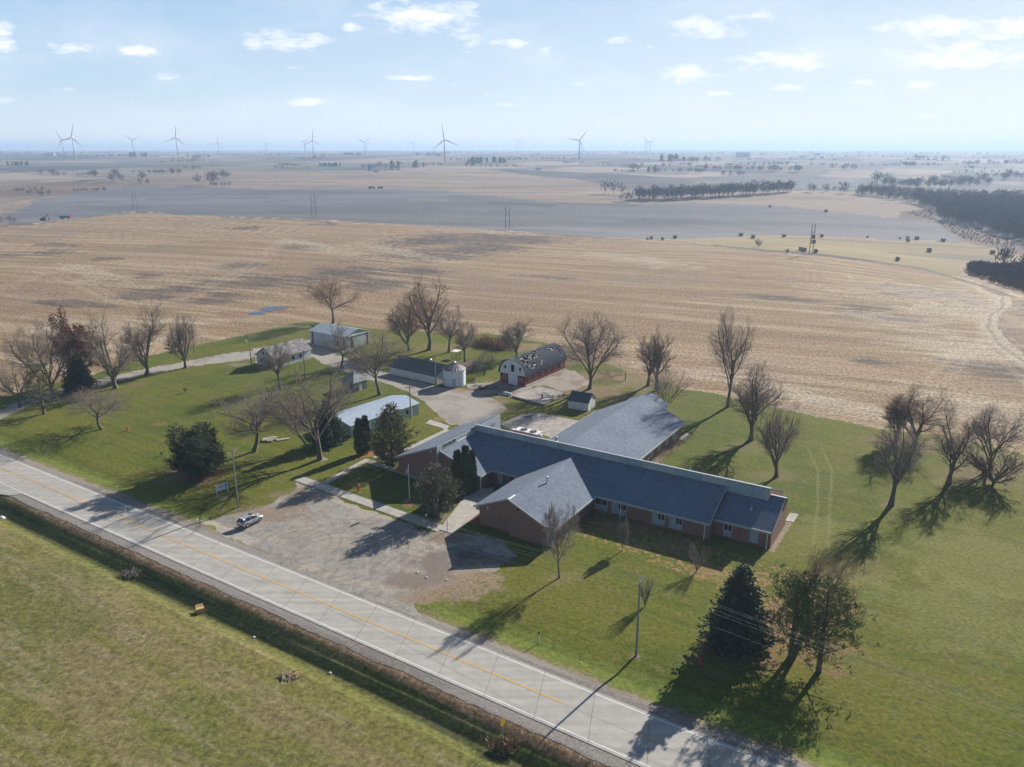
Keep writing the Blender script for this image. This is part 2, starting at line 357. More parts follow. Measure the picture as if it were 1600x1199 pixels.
for q in [((640,372),(890,376),9),((670,392),(830,384),8),((560,402),(760,398),8),((600,388),(700,372),5),((40,400),(130,393),5),((130,407),(190,403),4),
          ((430,388),(520,384),5),((0,396),(35,402),3),((470,428),(610,425),10),((330,436),(470,446),12),((200,433),(260,430),4),((360,355),(412,357),3),((500,349),(525,349),3),
          ((480,350),(515,352),2.5),((170,460),(330,455),8),((350,420),(420,412),6),((60,380),(120,384),2.5),((280,470),(400,462),9),((520,455),(640,440),7),((600,420),(700,430),6),((1240,478),(1420,486),5),
          ((1290,490),(1440,500),7),((1120,462),(1300,470),5),((60,470),(170,478),5),((800,430),(900,436),4),((1380,440),(1520,470),9),((1500,560),(1590,600),14),((1330,560),(1400,570),6)]:
    blotch(q, DK, 0.85)
for q in [((90,410),(200,440),4),((430,370),(560,400),3),((1290,480),(1480,520),10),((1420,470),(1570,500),16),((1440,540),(1590,560),22),((1200,610),(1420,660),12),((700,360),(860,368),3),((1400,520),(1560,560),18),((1150,596),(1380,640),14),((960,560),(1180,600),8),((1450,600),(1600,680),26),((40,500),(260,520),14),((1500,450),(1560,500),20),((100,560),(300,520),8),((200,500),(420,500),5),((900,395),(1100,420),6),((560,380),(700,410),3)]:
    blotch(q, (0.44,0.375,0.29), 0.5, seed=88, sx=0.05, sy=0.25)
blotch(((395,489),(470,480),5), (0.19,0.09,0.075), 0.9)
blotch(((340,487),(400,492),4), (0.20,0.12,0.09), 0.7)
# tractor turning tracks
for pts in [[(1590,470),(1565,492),(1545,510),(1535,530),(1560,560),(1600,600)],[(1600,480),(1580,470),(1540,455),(1480,440)],[(1470,600),(1500,570),(1540,540),(1580,520)],
            [(0,452),(60,430),(120,418),(200,405)],[(60,420),(110,440),(180,470),(260,480)],[(440,380),(420,400),(380,420),(330,450),(290,470)]]:
    pp = [P(x, y)[:2] for x, y in pts]
    for a, b in zip(pp[:-1], pp[1:]):
        d = b-a; l = np.linalg.norm(d); d /= l
        s = (GX-a[0])*d[0]+(GY-a[1])*d[1]; o = np.abs((GX-a[0])*-d[1]+(GY-a[1])*d[0]+jl*8)
        mixc_((s > -1) & (s < l+1) & (np.abs(o-2.2) < 1.2)*(b2 > 0.40), (0.43,0.34,0.245)) if False else mixc_(((s > -1) & (s < l+1))*sstep(2.2, 0.8, np.abs(o-2.4))*0.15*F, (0.50,0.41,0.31))
pp = [P(x, y)[:2] for x, y in [(1500,441),(1545,452),(1574,464),(1580,476),(1560,493),(1550,512),(1566,534),(1596,560),(1640,590)]]
for a, b in zip(pp[:-1], pp[1:]):
    d = b-a; l = np.linalg.norm(d); d /= l
    s = (GX-a[0])*d[0]+(GY-a[1])*d[1]; o = np.abs((GX-a[0])*-d[1]+(GY-a[1])*d[0]+jl*6)
    mixc_(((s > -3) & (s < l+3))*sstep(7.5, 3.0, o)*0.6*F, (0.42,0.36,0.28)); mixc_(((s > -3) & (s < l+3))*sstep(0.9, 0.4, np.abs(o-2.2))*0.5*F, (0.17,0.14,0.11))
m = pip(GX+jl*4, GY+jl*4, BR2); setc(m, (0.24,0.18,0.14), (1, 0.8, 0), 5)
col[m] *= (0.55+0.9*fbm(GX[m]*0.25, GY[m]*0.25, 64, 3))[:,None]
mixc_((m & (fbm(GX*0.12, GY*0.12, 65, 2) > 0.56))*0.5, (0.40,0.30,0.19))
# far edge of the field: a dark fence line with pale grass
EDGE = [P(x, y)[:2] for x, y in [(0,354),(60,350),(130,341),(200,332),(240,333),(360,340),(450,343),(520,345),(600,350),(700,355),(800,363),(940,372),(1066,377),(1100,383),(1200,393),(1330,405),(1440,420),(1500,436),(1540,448),(1577,463)]]
for a, b in zip(EDGE[:-1], EDGE[1:]):
    d = b-a; l = np.linalg.norm(d); d /= l
    s = (GX-a[0])*d[0]+(GY-a[1])*d[1]; o = (GX-a[0])*-d[1]+(GY-a[1])*d[0]
    ok = ((s > -2) & (s < l+2))
    mixc_(ok*(np.abs(o+1) < 2.2+jl*3)*0.75, (0.11,0.09,0.07)); mixc_(ok*(np.abs(o-4.0) < 1.6)*(fbm(GX*.05, GY*.05, 9, 2) > 0.5)*0.7, (0.46,0.37,0.24))

# -- lawn and yard (everything near that is not the field), then meadow beyond the road
near = (RAD < 330) & (cls != 1) & (GY > -400)
near &= ~pip(GX, GY, BR2)
YARD = np.array([G0(x, y) for x, y in [(-220,700),(0,621),(75,602),(147,586),(207,562),(320,537),(400,520),(455,506),(480,503),(515,505),(575,513),(665,519),(725,524),(760,521),(850,536),(950,570),(1000,589),(1050,600),(1067,609),(1120,615),(1140,622),(1225,640),(1300,655),(1375,671),(1470,681),(1535,695),(1600,711),(1700,735),(2300,900),(2300,1250),(1170,1199)]])
lawnm = ((OO > 67) & near)
setc(lawnm, (0.108,0.124,0.010), (1, 0, 0), 0)
l1 = fbm(GX*0.05, GY*0.05, 81, 3); l2 = fbm(SS*0.05, OO*0.9, 83, 3); l3 = fbm(GX*0.4, GY*0.4, 85, 3); l4 = fbm(GX*1.6, GY*1.6, 87, 2)
W = lawnm.astype(float)
mixc_(W*sstep(0.45, 0.68, l1)*0.55, (0.135,0.13,0.022))
mixc_(W*sstep(0.50, 0.30, l1)*0.5, (0.062,0.092,0.012))
mixc_(W*sstep(0.55, 0.75, l3)*0.35, (0.15,0.13,0.04))
mixc_(W*sstep(0.5, 0.72, l2)*0.40, (0.068,0.090,0.012)); mixc_(W*sstep(0.46, 0.30, l2)*0.35, (0.135,0.14,0.025))
mixc_(W*sstep(0.62, 0.80, l4)*0.5, (0.17,0.145,0.06))
mixc_(W*sstep(0.36, 0.22, l4)*0.45, (0.06,0.085,0.02))
# lit strip of lawn beside the road, its brightness put into the grass colour
mixc_(W*sstep(78.6, 77.2, OO+jl*2)*0.65*(1-sstep(-102, -94, SS)*(1-sstep(-64, -58, SS))*0.3), (0.135,0.175,0.035))
def wear(x, y, rad, c, wgt, asp=1.0, edge=0.5):
    q = P(x, y)[:2]; d2 = np.hypot(GX-q[0], (GY-q[1])/asp)
    mixc_(sstep(rad, rad*edge, d2+(l3-0.5)*rad*1.3+(l4-0.5)*rad*0.5)*wgt, c)
LEAF = (0.25,0.135,0.085); DIRT = (0.24,0.19,0.145)
for q in [(300,742,8,LEAF,.75,.6),(1150,1020,7,(.2,.13,.09),.5,.8),(1000,820,6,LEAF,.6,.7),(960,800,5,LEAF,.6,.5),(1060,850,7,(.23,.16,.07),.5,.5),(1100,888,3,LEAF,.7,.6),(720,775,3.5,LEAF,.8,.8),(572,708,3,(.32,.14,.07),.75,.8),
          (540,720,3,(.15,.12,.05),.4,.8),(500,718,1.6,(.35,.3,.26),.8,.8),(397,706,1.2,(.36,.25,.18),.8,.8),(1173,700,8,(.2,.17,.08),.45,.6),(1213,745,7,(.2,.16,.09),.5,.5),(921,612,16,(.22,.15,.10),.75,.6),(960,590,16,(.23,.16,.10),.75,.5),
          (900,560,14,(.23,.16,.11),.8,.7),(1000,600,12,(.22,.17,.10),.6,.7),(1030,645,6,(.2,.15,.09),.5,.7),(1540,740,10,(.17,.13,.08),.6,.7),(1390,690,8,(.2,.12,.08),.6,.6),(1430,700,6,(.19,.12,.08),.7,.6),(1482,755,4,(.2,.17,.08),.5,.8),
          (1392,790,3,(.2,.15,.09),.6,.8),(1250,840,12,(.23,.20,.07),.35,.8),(1240,1000,9,(.26,.15,.09),.55,.9),(1330,890,8,(.22,.18,.08),.5,.7),(1130,900,5,(.23,.18,.07),.5,.7),(1190,960,5,(.26,.15,.09),.5,.7),(874,905,4,(.2,.16,.07),.55,.7),(250,663,2,LEAF,.5,.6),(215,600,5,(.2,.14,.07),.5,.6),
          (199,672,.9,(.16,.1,.08),.8,.8),(67,667,1.2,(.2,.12,.08),.7,.6),(350,563,7,DIRT,.7,.5),(375,570,5,DIRT,.8,.5),(460,510,9,DIRT,.6,.4),(420,525,9,DIRT,.5,.4),(590,532,6,DIRT,.5,.5),(740,540,12,(.22,.17,.10),.6,.6),(690,545,12,(.19,.155,.07),.6,.6),
          (780,540,14,(.30,.19,.11),.7,.45),(820,545,10,(.24,.17,.12),.7,.5),(1560,720,10,(.2,.17,.1),.5,.8),(1490,690,7,(.2,.15,.1),.6,.5),(700,812,3,DIRT,.7,.7),(1030,800,5,(.16,.13,.05),.4,.6),(1300,830,9,(.17,.17,.05),.4,.8),
          (1550,880,16,(.2,.2,.07),.45,.8),(1500,960,14,(.19,.2,.07),.4,.8),(560,800-40,3,(.2,.17,.06),.3,.5),(346,778,1.5,DIRT,.7,.6),(372,795,.9,DIRT,.7,.8),(994,1027,.8,DIRT,.8,.8),(640,790,1.5,(.2,.12,.08),.7,.8),(785,1165,1.8,(.2,.16,.12),.7,.6)]:
    wear(q[0], q[1], q[2], q[3], q[4], q[5])
# scattered brown leaves over the lawn south of the long building
LV = np.array([G0(x, y) for x, y in [(900,800),(1100,850),(1200,880),(1300,900),(1340,960),(1230,1010),(1120,900),(1010,880),(880,840)]])
mm = pip(GX+jl*8, GY+jl*8, LV) & lawnm
mixc_(mm*sstep(0.54, 0.70, fbm(GX*2.2, GY*2.2, 91, 2))*0.75, (0.34,0.20,0.12))
# tyre tracks on the grass
for off in (0, 1):
    pts = [(1262+off*22,700),(1278+off*22,735),(1278+off*19,790),(1270+off*23,850)]
    pp = [P(x, y)[:2] for x, y in pts]
    for a, b in zip(pp[:-1], pp[1:]):
        d = b-a; l = np.linalg.norm(d); d /= l
        s = (GX-a[0])*d[0]+(GY-a[1])*d[1]; o = np.abs((GX-a[0])*-d[1]+(GY-a[1])*d[0])
        mixc_(((s > -.2) & (s < l+.2))*sstep(0.42, 0.15, o+(l4-.5)*.5)*0.26, (0.26,0.26,0.12))
# flowerbeds and building edges
BO = np.array([41.79, 113.95]); BS = np.array([0.8475, -0.5308]); BT = np.array([0.5308, 0.8475])
bs = (GX-BO[0])*BS[0]+(GY-BO[1])*BS[1]; bt = (GX-BO[0])*BT[0]+(GY-BO[1])*BT[1]
def bbox(x0, x1, y0, y1, c, wgt, ed=0.5):
    mixc_(((bs > x0-.01+(l4-.5)*ed) & (bs < x1+(l4-.5)*ed) & (bt > y0+(l3-.5)*ed) & (bt < y1+(l3-.5)*ed))*wgt, c)
bbox(-0.2, 0.8, -0.5, 13, (.30,.24,.19), .8); bbox(-48.6, -45, -17.8, -6, (.25,.11,.08), .9, .2); bbox(-31.2, -29.6, -18.5, -3, (.13,.1,.06), .6)
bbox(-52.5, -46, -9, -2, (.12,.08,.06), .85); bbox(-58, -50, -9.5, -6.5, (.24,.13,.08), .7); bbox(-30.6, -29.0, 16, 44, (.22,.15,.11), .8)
# -- gravel lot in front, yard drives
LOT = np.array([G0(x, y) for x, y in [(300,808),(330,812),(365,803),(420,789),(455,770),(470,752),(560,792),(640,818),(678,832),(700,833),(742,832),(790,846),(812,872),(770,892),(720,903),(672,925),(650,940),(656,962),(700,985),(560,930),(430,875)]])
m = pip(GX+jx*2.4, GY+jy*2.4, LOT) & (OO > 70) & (OO < 110); setc(m, (0.285,0.268,0.245), (0, 0, 1), 3)
LW = m.astype(float); q1 = fbm(SS*0.10, OO*0.5, 101, 3); q2 = fbm(GX*0.22, GY*0.22, 103, 3); q3 = fbm(GX*1.3, GY*1.3, 105, 2)
mixc_(LW*sstep(0.48, 0.62, q1)*0.6, (0.39,0.345,0.285)); mixc_(LW*sstep(0.50, 0.66, q2)*0.45, (0.24,0.215,0.19)); mixc_(LW*sstep(0.6, 0.75, q3)*0.5, (0.36,0.33,0.29)); mixc_(LW*sstep(0.4, 0.25, q3)*0.4, (0.15,0.13,0.11))
for q in [(425,800,9,(.23,.17,.12),.75,.5),(470,775,7,(.22,.17,.12),.7,.5),(690,880,7,(.17,.14,.12),.8,.6),(700,918,9,(.27,.20,.14),.8,.5),(740,900,7,(.27,.20,.14),.8,.5),(650,905,7,(.19,.155,.13),.8,.5),(745,868,4,(.10,.10,.11),.7,.4),(730,858,3,(.12,.12,.13),.6,.5),(770,875,4,(.13,.11,.08),.7,.5),(700,842,4,(.22,.15,.11),.7,.6),(640,935,4,(.26,.19,.13),.8,.5)]:
    wear(*q)
for (cx_, cy_, r0) in [(520,870,6.5),(530,860,9.5),(560,880,12.0),(470,850,5.0),(600,905,8.0)]:
    q = G0(cx_, cy_); dd = np.hypot(GX-q[0], GY-q[1])
    for k in (0, 1.6):
        mixc_(LW*sstep(0.32, 0.12, np.abs(dd-r0-k+(q2-.5)*0.8))*0.35*(q1 > .42), (0.17,0.15,0.13))
# shoulders of the road
sh = ((OO > 62.2+(l3-.5)*0.9) & (OO < 64.5) & near); setc(sh, (0.255,0.235,0.215), (0, 0, 1), None)
m2 = ((OO > 71) & (OO < 73.9+(l3-.5)*1.6+(jl)*1.2) & near & (cls != 3)); setc(m2, (0.255,0.235,0.215), (0, 0, 1), None)
mixc_((sh | m2)*sstep(0.5, 0.7, l2)*0.5, (0.15,0.13,0.115)); mixc_((sh | m2)*sstep(0.6, 0.75, l4)*0.5, (0.30,0.27,0.24))
m = ((OO > 73.3) & (OO < 74.8+(l3-.5)*1.8) & near & (cls == 0)); mixc_(m*0.5, (0.20,0.155,0.105))
cls[sh | m2] = 0
# near side: dead grass, ditch, meadow
nm = (OO <= 62.2+(l3-.5)*0.9) & (RAD < 900) & (GY > -900) & (OO > -900)
setc(nm, (0.155,0.142,0.042), (1, 0.4, 0), 2); NW = nm.astype(float)
e1 = fbm(SS*0.045, OO*0.30, 121, 4); e2 = fbm(SS*0.12, OO*1.1, 123, 3); e3 = fbm(GX*0.08, GY*0.08, 125, 3)
mixc_(NW*sstep(0.42, 0.62, e1)*0.5, (0.215,0.17,0.09)); mixc_(NW*sstep(0.55, 0.38, e3)*0.5, (0.11,0.13,0.035)); mixc_(NW*sstep(0.52, 0.72, e2)*0.4, (0.25,0.205,0.13)); mixc_(NW*sstep(0.6, 0.8, l4)*0.3, (0.25,0.22,0.13)); mixc_(NW*sstep(0.38, 0.22, l4)*0.25, (0.07,0.075,0.025))
mixc_(NW*sstep(55.4, 56.6, OO+jl*2.5)*0.7, (0.12,0.13,0.035))
dk = NW*sstep(57.7, 58.4, OO+jl*1.6)
mixc_(dk*0.95, (0.065,0.080,0.022)); mixc_(dk*sstep(0.52, 0.68, e2)*0.5, (0.12,0.115,0.06)); mixc_(dk*sstep(59.2, 58.4, OO)*0.3, (0.035,0.04,0.02))
mixc_(NW*sstep(60.8, 61.4, OO+jl*1.5)*0.85, (0.20,0.135,0.085)); mixc_(NW*sstep(61.0, 61.6, OO)*sstep(.5, .7, l4)*0.6, (0.31,0.215,0.14))
# side road mouth and worn ground at its corner
# yard drives
DRV = [[(-60,668),(0,640),(90,607),(210,580),(300,563),(360,552),(400,547),(395,560),(345,567),(300,572),(210,590),(90,617),(0,655),(-60,685)],
       [(395,545),(490,530),(560,545),(520,556),(500,553),(486,558),(400,570)],
       [(484,553),(530,556),(560,568),(600,582),(640,593),(690,606),(725,608),(760,620),(782,630),(792,640),(770,655),(740,665),(705,664),(690,652),(672,635),(640,614),(612,602),(560,590),(530,578),(500,566)],
       [(728,600),(790,595),(800,605),(820,600),(884,578),(900,580),(925,600),(880,612),(850,603),(835,604),(800,622),(770,622),(735,615)]]
for k, poly in enumerate(DRV):
    pw = np.array([G0(x, y) for x, y in poly]); m = pip(GX+jx*1.6, GY+jy*1.6, pw) & (cls != 1)
    setc(m, (0.33,0.30,0.27) if k < 3 else (0.30,0.26,0.22), (0, 0, 1), 4)
    Wd = m.astype(float)
    mixc_(Wd*sstep(0.5, 0.65, q2)*0.5, (0.20,0.175,0.15)); mixc_(Wd*sstep(0.58, 0.74, q3)*0.4, (0.36,0.34,0.31)); mixc_(Wd*sstep(0.5, 0.62, q1)*0.3, (0.35,0.32,0.28))
    if k == 3: mixc_(Wd*sstep(0.5, 0.7, q2)*0.5, (0.20,0.12,0.08))
for q in [(720,610,5,(.28,.17,.09),.7,.5),(780,628,4,(.22,.16,.10),.7,.6),(690,655,3,(.27,.19,.10),.6,.6),(800,640,5,(.2,.17,.06),.5,.5),(790,600,8,(.25,.2,.15),.5,.5)]: wear(*q)

lum = np.clip(col, 0.01, 0.9)
# ---- shader for every piece of ground: tint from the land-use survey above, fine texture from noise
gm = bpy.data.materials.new('ground_cover'); gm.use_nodes = True; T = gm.node_tree; Bn = T.nodes['Principled BSDF']
Bn.inputs['Roughness'].default_value = 0.95; Bn.inputs['Specular IOR Level'].default_value = 0.12
at = T.nodes.new('ShaderNodeAttribute'); at.attribute_name = 'tint'; dt = T.nodes.new('ShaderNodeAttribute'); dt.attribute_name = 'detail'
sp = T.nodes.new('ShaderNodeSeparateXYZ'); T.links.new(dt.outputs['Vector'], sp.inputs[0])
co = T.nodes.new('ShaderNodeTexCoord')
def gn(scale, detail, rough, st=(1,1,1), rot=0.0):
    mp = T.nodes.new('ShaderNodeMapping'); mp.inputs['Scale'].default_value = st; mp.inputs['Rotation'].default_value = (0,0,rot)
    T.links.new(co.outputs['Object'], mp.inputs[0]); k = T.nodes.new('ShaderNodeTexNoise'); T.links.new(mp.outputs[0], k.inputs['Vector'])
    k.inputs['Scale'].default_value = scale; k.inputs['Detail'].default_value = detail; k.inputs['Roughness'].default_value = rough; return k.outputs[0]
def gmath(op, a, b, clamp=False):
    k = T.nodes.new('ShaderNodeMath'); k.operation = op; k.use_clamp = clamp
    for i, q in enumerate((a, b)):
        if isinstance(q, (int, float)): k.inputs[i].default_value = q
        else: T.links.new(q, k.inputs[i])
    return k.outputs[0]
ng = gn(1.7, 6, 0.72); nstraw = gn(1.1, 6, 0.8, (1,1,1)); nrow = gn(0.55, 4, 0.7, (0.12,1.6,1), R(17)); nst = gn(3.0, 5, 0.75)
def dev(a, k): return gmath('MULTIPLY', gmath('SUBTRACT', a, 0.5), k)
f = gmath('MULTIPLY', dev(ng, 2.2), sp.outputs[0])
f = gmath('ADD', f, gmath('MULTIPLY', gmath('ADD', dev(nstraw, 5.6), dev(nrow, 1.2)), sp.outputs[1]))
f = gmath('ADD', f, gmath('MULTIPLY', dev(nst, 1.7), sp.outputs[2]))
mul = gmath('ADD', 1.0, f); mul = gmath('MAXIMUM', mul, 0.25)
vm = T.nodes.new('ShaderNodeVectorMath'); vm.operation = 'SCALE'; T.links.new(at.outputs['Color'], vm.inputs[0]); T.links.new(mul, vm.inputs['Scale'])
T.links.new(vm.outputs[0], Bn.inputs['Base Color'])
bp = T.nodes.new('ShaderNodeBump'); bp.inputs['Strength'].default_value = 0.5; bp.inputs['Distance'].default_value = 0.25
T.links.new(gmath('ADD', gmath('MULTIPLY', ng, sp.outputs[0]), gmath('ADD', gmath('MULTIPLY', nstraw, sp.outputs[1]), gmath('MULTIPLY', nst, gmath('MULTIPLY', sp.outputs[2], 0.3)))), bp.inputs['Height'])
T.links.new(bp.outputs[0], Bn.inputs['Normal'])

ii, jj = np.meshgrid(np.arange(nr-1), np.arange(na-1), indexing='ij')
a = (ii*na+jj).ravel(); Q = np.stack([a, a+1, a+1+na, a+na], 1)
Q = Q[:, ::-1]
fc = cls[a]
V = np.stack([GX, GY, GZ], 1)
for k, nm_ in enumerate(['lawn', 'corn_stubble_field', 'meadow', 'gravel_lot', 'gravel_driveway', 'hills']):
    q = Q[fc == k]
    used, inv = np.unique(q, return_inverse=True)
    ob = mesh_from(nm_, V[used], inv.reshape(q.shape), gm, smooth=True); tag(ob, kind='structure')
    ca = ob.data.attributes.new('tint', 'FLOAT_COLOR', 'POINT'); ca.data.foreach_set('color', np.concatenate([lum[used], np.ones((len(used), 1))], 1).astype(np.float32).ravel())
    da = ob.data.attributes.new('detail', 'FLOAT_VECTOR', 'POINT'); da.data.foreach_set('vector', det[used].astype(np.float32).ravel())

# ---------------------------------------------------------------- road, markings, walks, slabs
def rp(s, o, z): q = RD*s+RN*o; return (q[0], q[1], z)
M_conc = mat('road_concrete', (0.40,0.385,0.36), 0.9, 0.07, 0.6, stretch=(1,1,1))
t_ = M_conc.node_tree; b_ = t_.nodes['Principled BSDF']
mpR = t_.nodes.new('ShaderNodeMapping'); mpR.inputs['Rotation'].default_value = (0,0,R(32.7)); mpR.inputs['Scale'].default_value = (0.03,1.1,1)
cR = t_.nodes.new('ShaderNodeTexCoord'); t_.links.new(cR.outputs['Object'], mpR.inputs[0])
nR = t_.nodes.new('ShaderNodeTexNoise'); nR.inputs['Scale'].default_value = 1.0; nR.inputs['Detail'].default_value = 4; t_.links.new(mpR.outputs[0], nR.inputs['Vector'])
old = b_.inputs['Base Color'].links[0].from_socket; mr = t_.nodes.new('ShaderNodeMixRGB'); mr.blend_type = 'MULTIPLY'; mr.inputs[0].default_value = 0.8
crR = t_.nodes.new('ShaderNodeValToRGB'); crR.color_ramp.elements[0].position = 0.3; crR.color_ramp.elements[1].position = 0.7
crR.color_ramp.elements[0].color = (0.76,0.75,0.74,1); crR.color_ramp.elements[1].color = (1.06,1.05,1.03,1); t_.links.new(nR.outputs[0], crR.inputs[0])
t_.links.new(old, mr.inputs[1]); t_.links.new(crR.outputs[0], mr.inputs[2]); t_.links.new(mr.outputs[0], b_.inputs['Base Color'])
S0, S1 = -420.0, 260.0
b = MB(); b.ext([rp(S0, RC-4.05, -0.10), rp(S1, RC-4.05, -0.10), rp(S1, RC+4.05, -0.10), rp(S0, RC+4.05, -0.10)], (0,0,0.14))
tag(b.build('road', M_conc), kind='structure')
# concrete mouth of the side road on the near side
mo = [G0(x, y) for x, y in [(-60,745),(0,773),(20,774),(43,777)]]
b = MB(); pts = [rp(-330, RC-4.06, -0.06), rp(-150.5, RC-4.06, -0.06), rp(-151.6, RC-5.6, -0.06), rp(-154, RC-6.3, -0.06), rp(-165, RC-6.8, -0.06), rp(-330, RC-7.0, -0.06)]
b.ext(pts, (0,0,0.098)); tag(b.build('turning_lane', M_conc), kind='structure')
M_white = mat('road_paint_white', (0.62,0.62,0.61), 0.7, 0.12, 5); M_yel = mat('road_paint_yellow', (0.62,0.36,0.045), 0.7, 0.15, 5)
M_joint = mat('road_joint_tar', (0.10,0.10,0.11), 0.9, 0.2, 6)
b = MB()
for o in (RC-3.6, RC+3.6): b.ext([rp(S0, o-0.09, 0.040), rp(S1, o-0.09, 0.040), rp(S1, o+0.09, 0.040), rp(S0, o+0.09, 0.040)], (0,0,0.005))
tag(b.build('edge_line_marking', M_white), kind='structure')
sy = (G0(881, 1099)@RD)
b = MB(); b.ext([rp(S0, RC+0.12, 0.040), rp(sy, RC+0.12, 0.040), rp(sy, RC+0.30, 0.040), rp(S0, RC+0.30, 0.040)], (0,0,0.005))
s = sy+9
while s < S1: b.ext([rp(s, RC+0.14, 0.040), rp(s+3, RC+0.14, 0.040), rp(s+3, RC+0.26, 0.040), rp(s, RC+0.26, 0.040)], (0,0,0.005)); s += 12.2
tag(b.build('centre_line_marking', M_yel), kind='structure')
b = MB(); sj0 = G0(647.5, 971.4)@RD; k = -60
JL = (G0(603.5, 1052)-G0(647.5, 971)); skew = (JL@RD)/(JL@RN)
while k < 40:
    s = sj0+k*6.9; w_ = 0.022
    lo, hi = -4.04, 4.04; sk = skew*(lo-3.6); sk2 = skew*(hi-3.6)
    b.ext([rp(s+sk-w_, RC+lo, 0.0402), rp(s+sk+w_, RC+lo, 0.0402), rp(s+sk2+w_, RC+hi, 0.0402), rp(s+sk2-w_, RC+hi, 0.0402)], (0,0,0.0065)); k += 1
b.ext([rp(S0, RC-0.02, 0.0402), rp(S1, RC-0.02, 0.0402), rp(S1, RC+0.015, 0.0402), rp(S0, RC+0.015, 0.0402)], (0,0,0.003))
tag(b.build('pavement_joints', M_joint), kind='structure')

M_walk = mat('walk_concrete', (0.40,0.375,0.34), 0.9, 0.12, 0.9); M_walk2 = mat('old_slab_concrete', (0.33,0.30,0.275), 0.92, 0.22, 0.7)
def strip(b, A, B, wdt, z0=-0.05, h=0.11, seg=1.5):
    A = np.array(A); B = np.array(B); d = B-A; l = np.linalg.norm(d); d /= l; nn_ = np.array([-d[1], d[0]])*wdt/2; k = max(1, int(round(l/seg)))
    for i in range(k):
        p = A+d*(l*i/k+0.012); q = A+d*(l*(i+1)/k-0.012)
        b.ext([(*(p-nn_), z0), (*(q-nn_), z0), (*(q+nn_), z0), (*(p+nn_), z0)], (0,0,h))
b = MB(); strip(b, G0(467, 748), G0(690, 827), 2.3); strip(b, G0(508, 755), G0(575, 718), 1.4, -0.05, 0.107); strip(b, G0(578, 722), G0(700, 762), 1.5, -0.05, 0.104)
strip(b, G0(585, 716), G0(638, 702), 1.4, -0.05, 0.105); strip(b, G0(638, 702), G0(700, 672), 1.5, -0.05, 0.108)
tag(b.build('sidewalk', M_walk), kind='structure')
b = MB(); b.ext([(*G0(x, y), -0.05) for x, y in [(686,828),(706,834),(752,800),(775,782),(770,762),(735,765)]], (0,0,0.118)); tag(b.build('entrance_walk', M_walk), kind='structure')
b = MB(); b.ext([(*G0(x, y), -0.05) for x, y in [(783,663),(812,649),(840,645),(904,658),(868,687),(840,677),(836,684),(790,668)]], (0,0,0.09)); tag(b.build('service_yard_slab', M_walk2), kind='structure')
M_grn = None
b = MB(); b.ext([(*G0(x, y), -0.05) for x, y in [(665,662),(672,656),(702,666),(697,671)]], (0,0,0.10)); b.ext([(*G0(x, y), -0.05) for x, y in [(690,664),(702,666),(698,672),(692,671)]], (0,0,0.104))
tag(b.build('garden_slab', M_walk), kind='structure')
b = MB(); b.ext([(*G0(x, y), -0.1) for x, y in [(800,621),(849,634.5),(882,616),(842,606.5)]], (0,0,0.55)); 
tag(b.build('foundation_slab', M_walk2), 'cracked concrete foundation slab raised beside the red barn', 'foundation slab')
b = MB(); b.ext([(BO[0]+BS[0]*s+BT[0]*t, BO[1]+BS[1]*s+BT[1]*t, -0.05) for s, t in [(-0.4,11.5),(1.0,11.7),(1.0,15.4),(-0.4,15.2)]], (0,0,0.12)); tag(b.build('doorstep_slab', M_walk), kind='structure')
b = MB(); b.ext([(BO[0]+BS[0]*s+BT[0]*t, BO[1]+BS[1]*s+BT[1]*t, -0.05) for s, t in [(-30.6,40.0),(-29.3,40.0),(-29.3,44.5),(-30.6,44.5)]], (0,0,0.12)); tag(b.build('doorstep_slab', M_walk), kind='structure')
# puddle in the stubble
M_wat = mat('puddle_water', (0.04,0.05,0.09), 0.3, 0.05, 3, spec=0.6)
for pxs in ([(407,484),(412,480.5),(425,479),(446,479),(449,481),(440,483.5),(430,484),(425,487),(415,486.5)], [(386,491),(392,487.5),(402,486.5),(412,488),(418,489.5),(410,491.5),(398,492.5)]):
    b = MB(); q_ = [P(x, y) for x, y in pxs]; b.ext([(p[0], p[1], max(q[2] for q in q_)+0.03) for p in q_], (0,0,0.02)); tag(b.build('puddle', M_wat), kind='structure')
# ---------------------------------------------------------------- buildings
M_shin = mat('roof_shingle', (0.165,0.205,0.275), 0.92, 0.16, 1.6, bump=0.15)
t_ = M_shin.node_tree; b_ = t_.nodes['Principled BSDF']; old_ = b_.inputs['Base Color'].links[0].from_socket
nz_ = t_.nodes.new('ShaderNodeTexNoise'); co_ = t_.nodes.new('ShaderNodeTexCoord'); t_.links.new(co_.outputs['Object'], nz_.inputs['Vector']); nz_.inputs['Scale'].default_value = 0.16; nz_.inputs['Detail'].default_value = 6; nz_.inputs['Roughness'].default_value = 0.7
cr_ = t_.nodes.new('ShaderNodeValToRGB'); t_.links.new(nz_.outputs[0], cr_.inputs[0]); cr_.color_ramp.elements[0].position = 0.3; cr_.color_ramp.elements[1].position = 0.7; cr_.color_ramp.elements[0].color = (0.80,0.81,0.84,1); cr_.color_ramp.elements[1].color = (1.10,1.09,1.06,1)
mx_ = t_.nodes.new('ShaderNodeMixRGB'); mx_.blend_type = 'MULTIPLY'; mx_.inputs[0].default_value = 1.0; t_.links.new(old_, mx_.inputs[1]); t_.links.new(cr_.outputs[0], mx_.inputs[2])
wv_ = t_.nodes.new('ShaderNodeTexWave'); wv_.bands_direction = 'Z'; wv_.inputs['Scale'].default_value = 2.4; wv_.inputs['Distortion'].default_value = 0.6; t_.links.new(co_.outputs['Object'], wv_.inputs['Vector'])
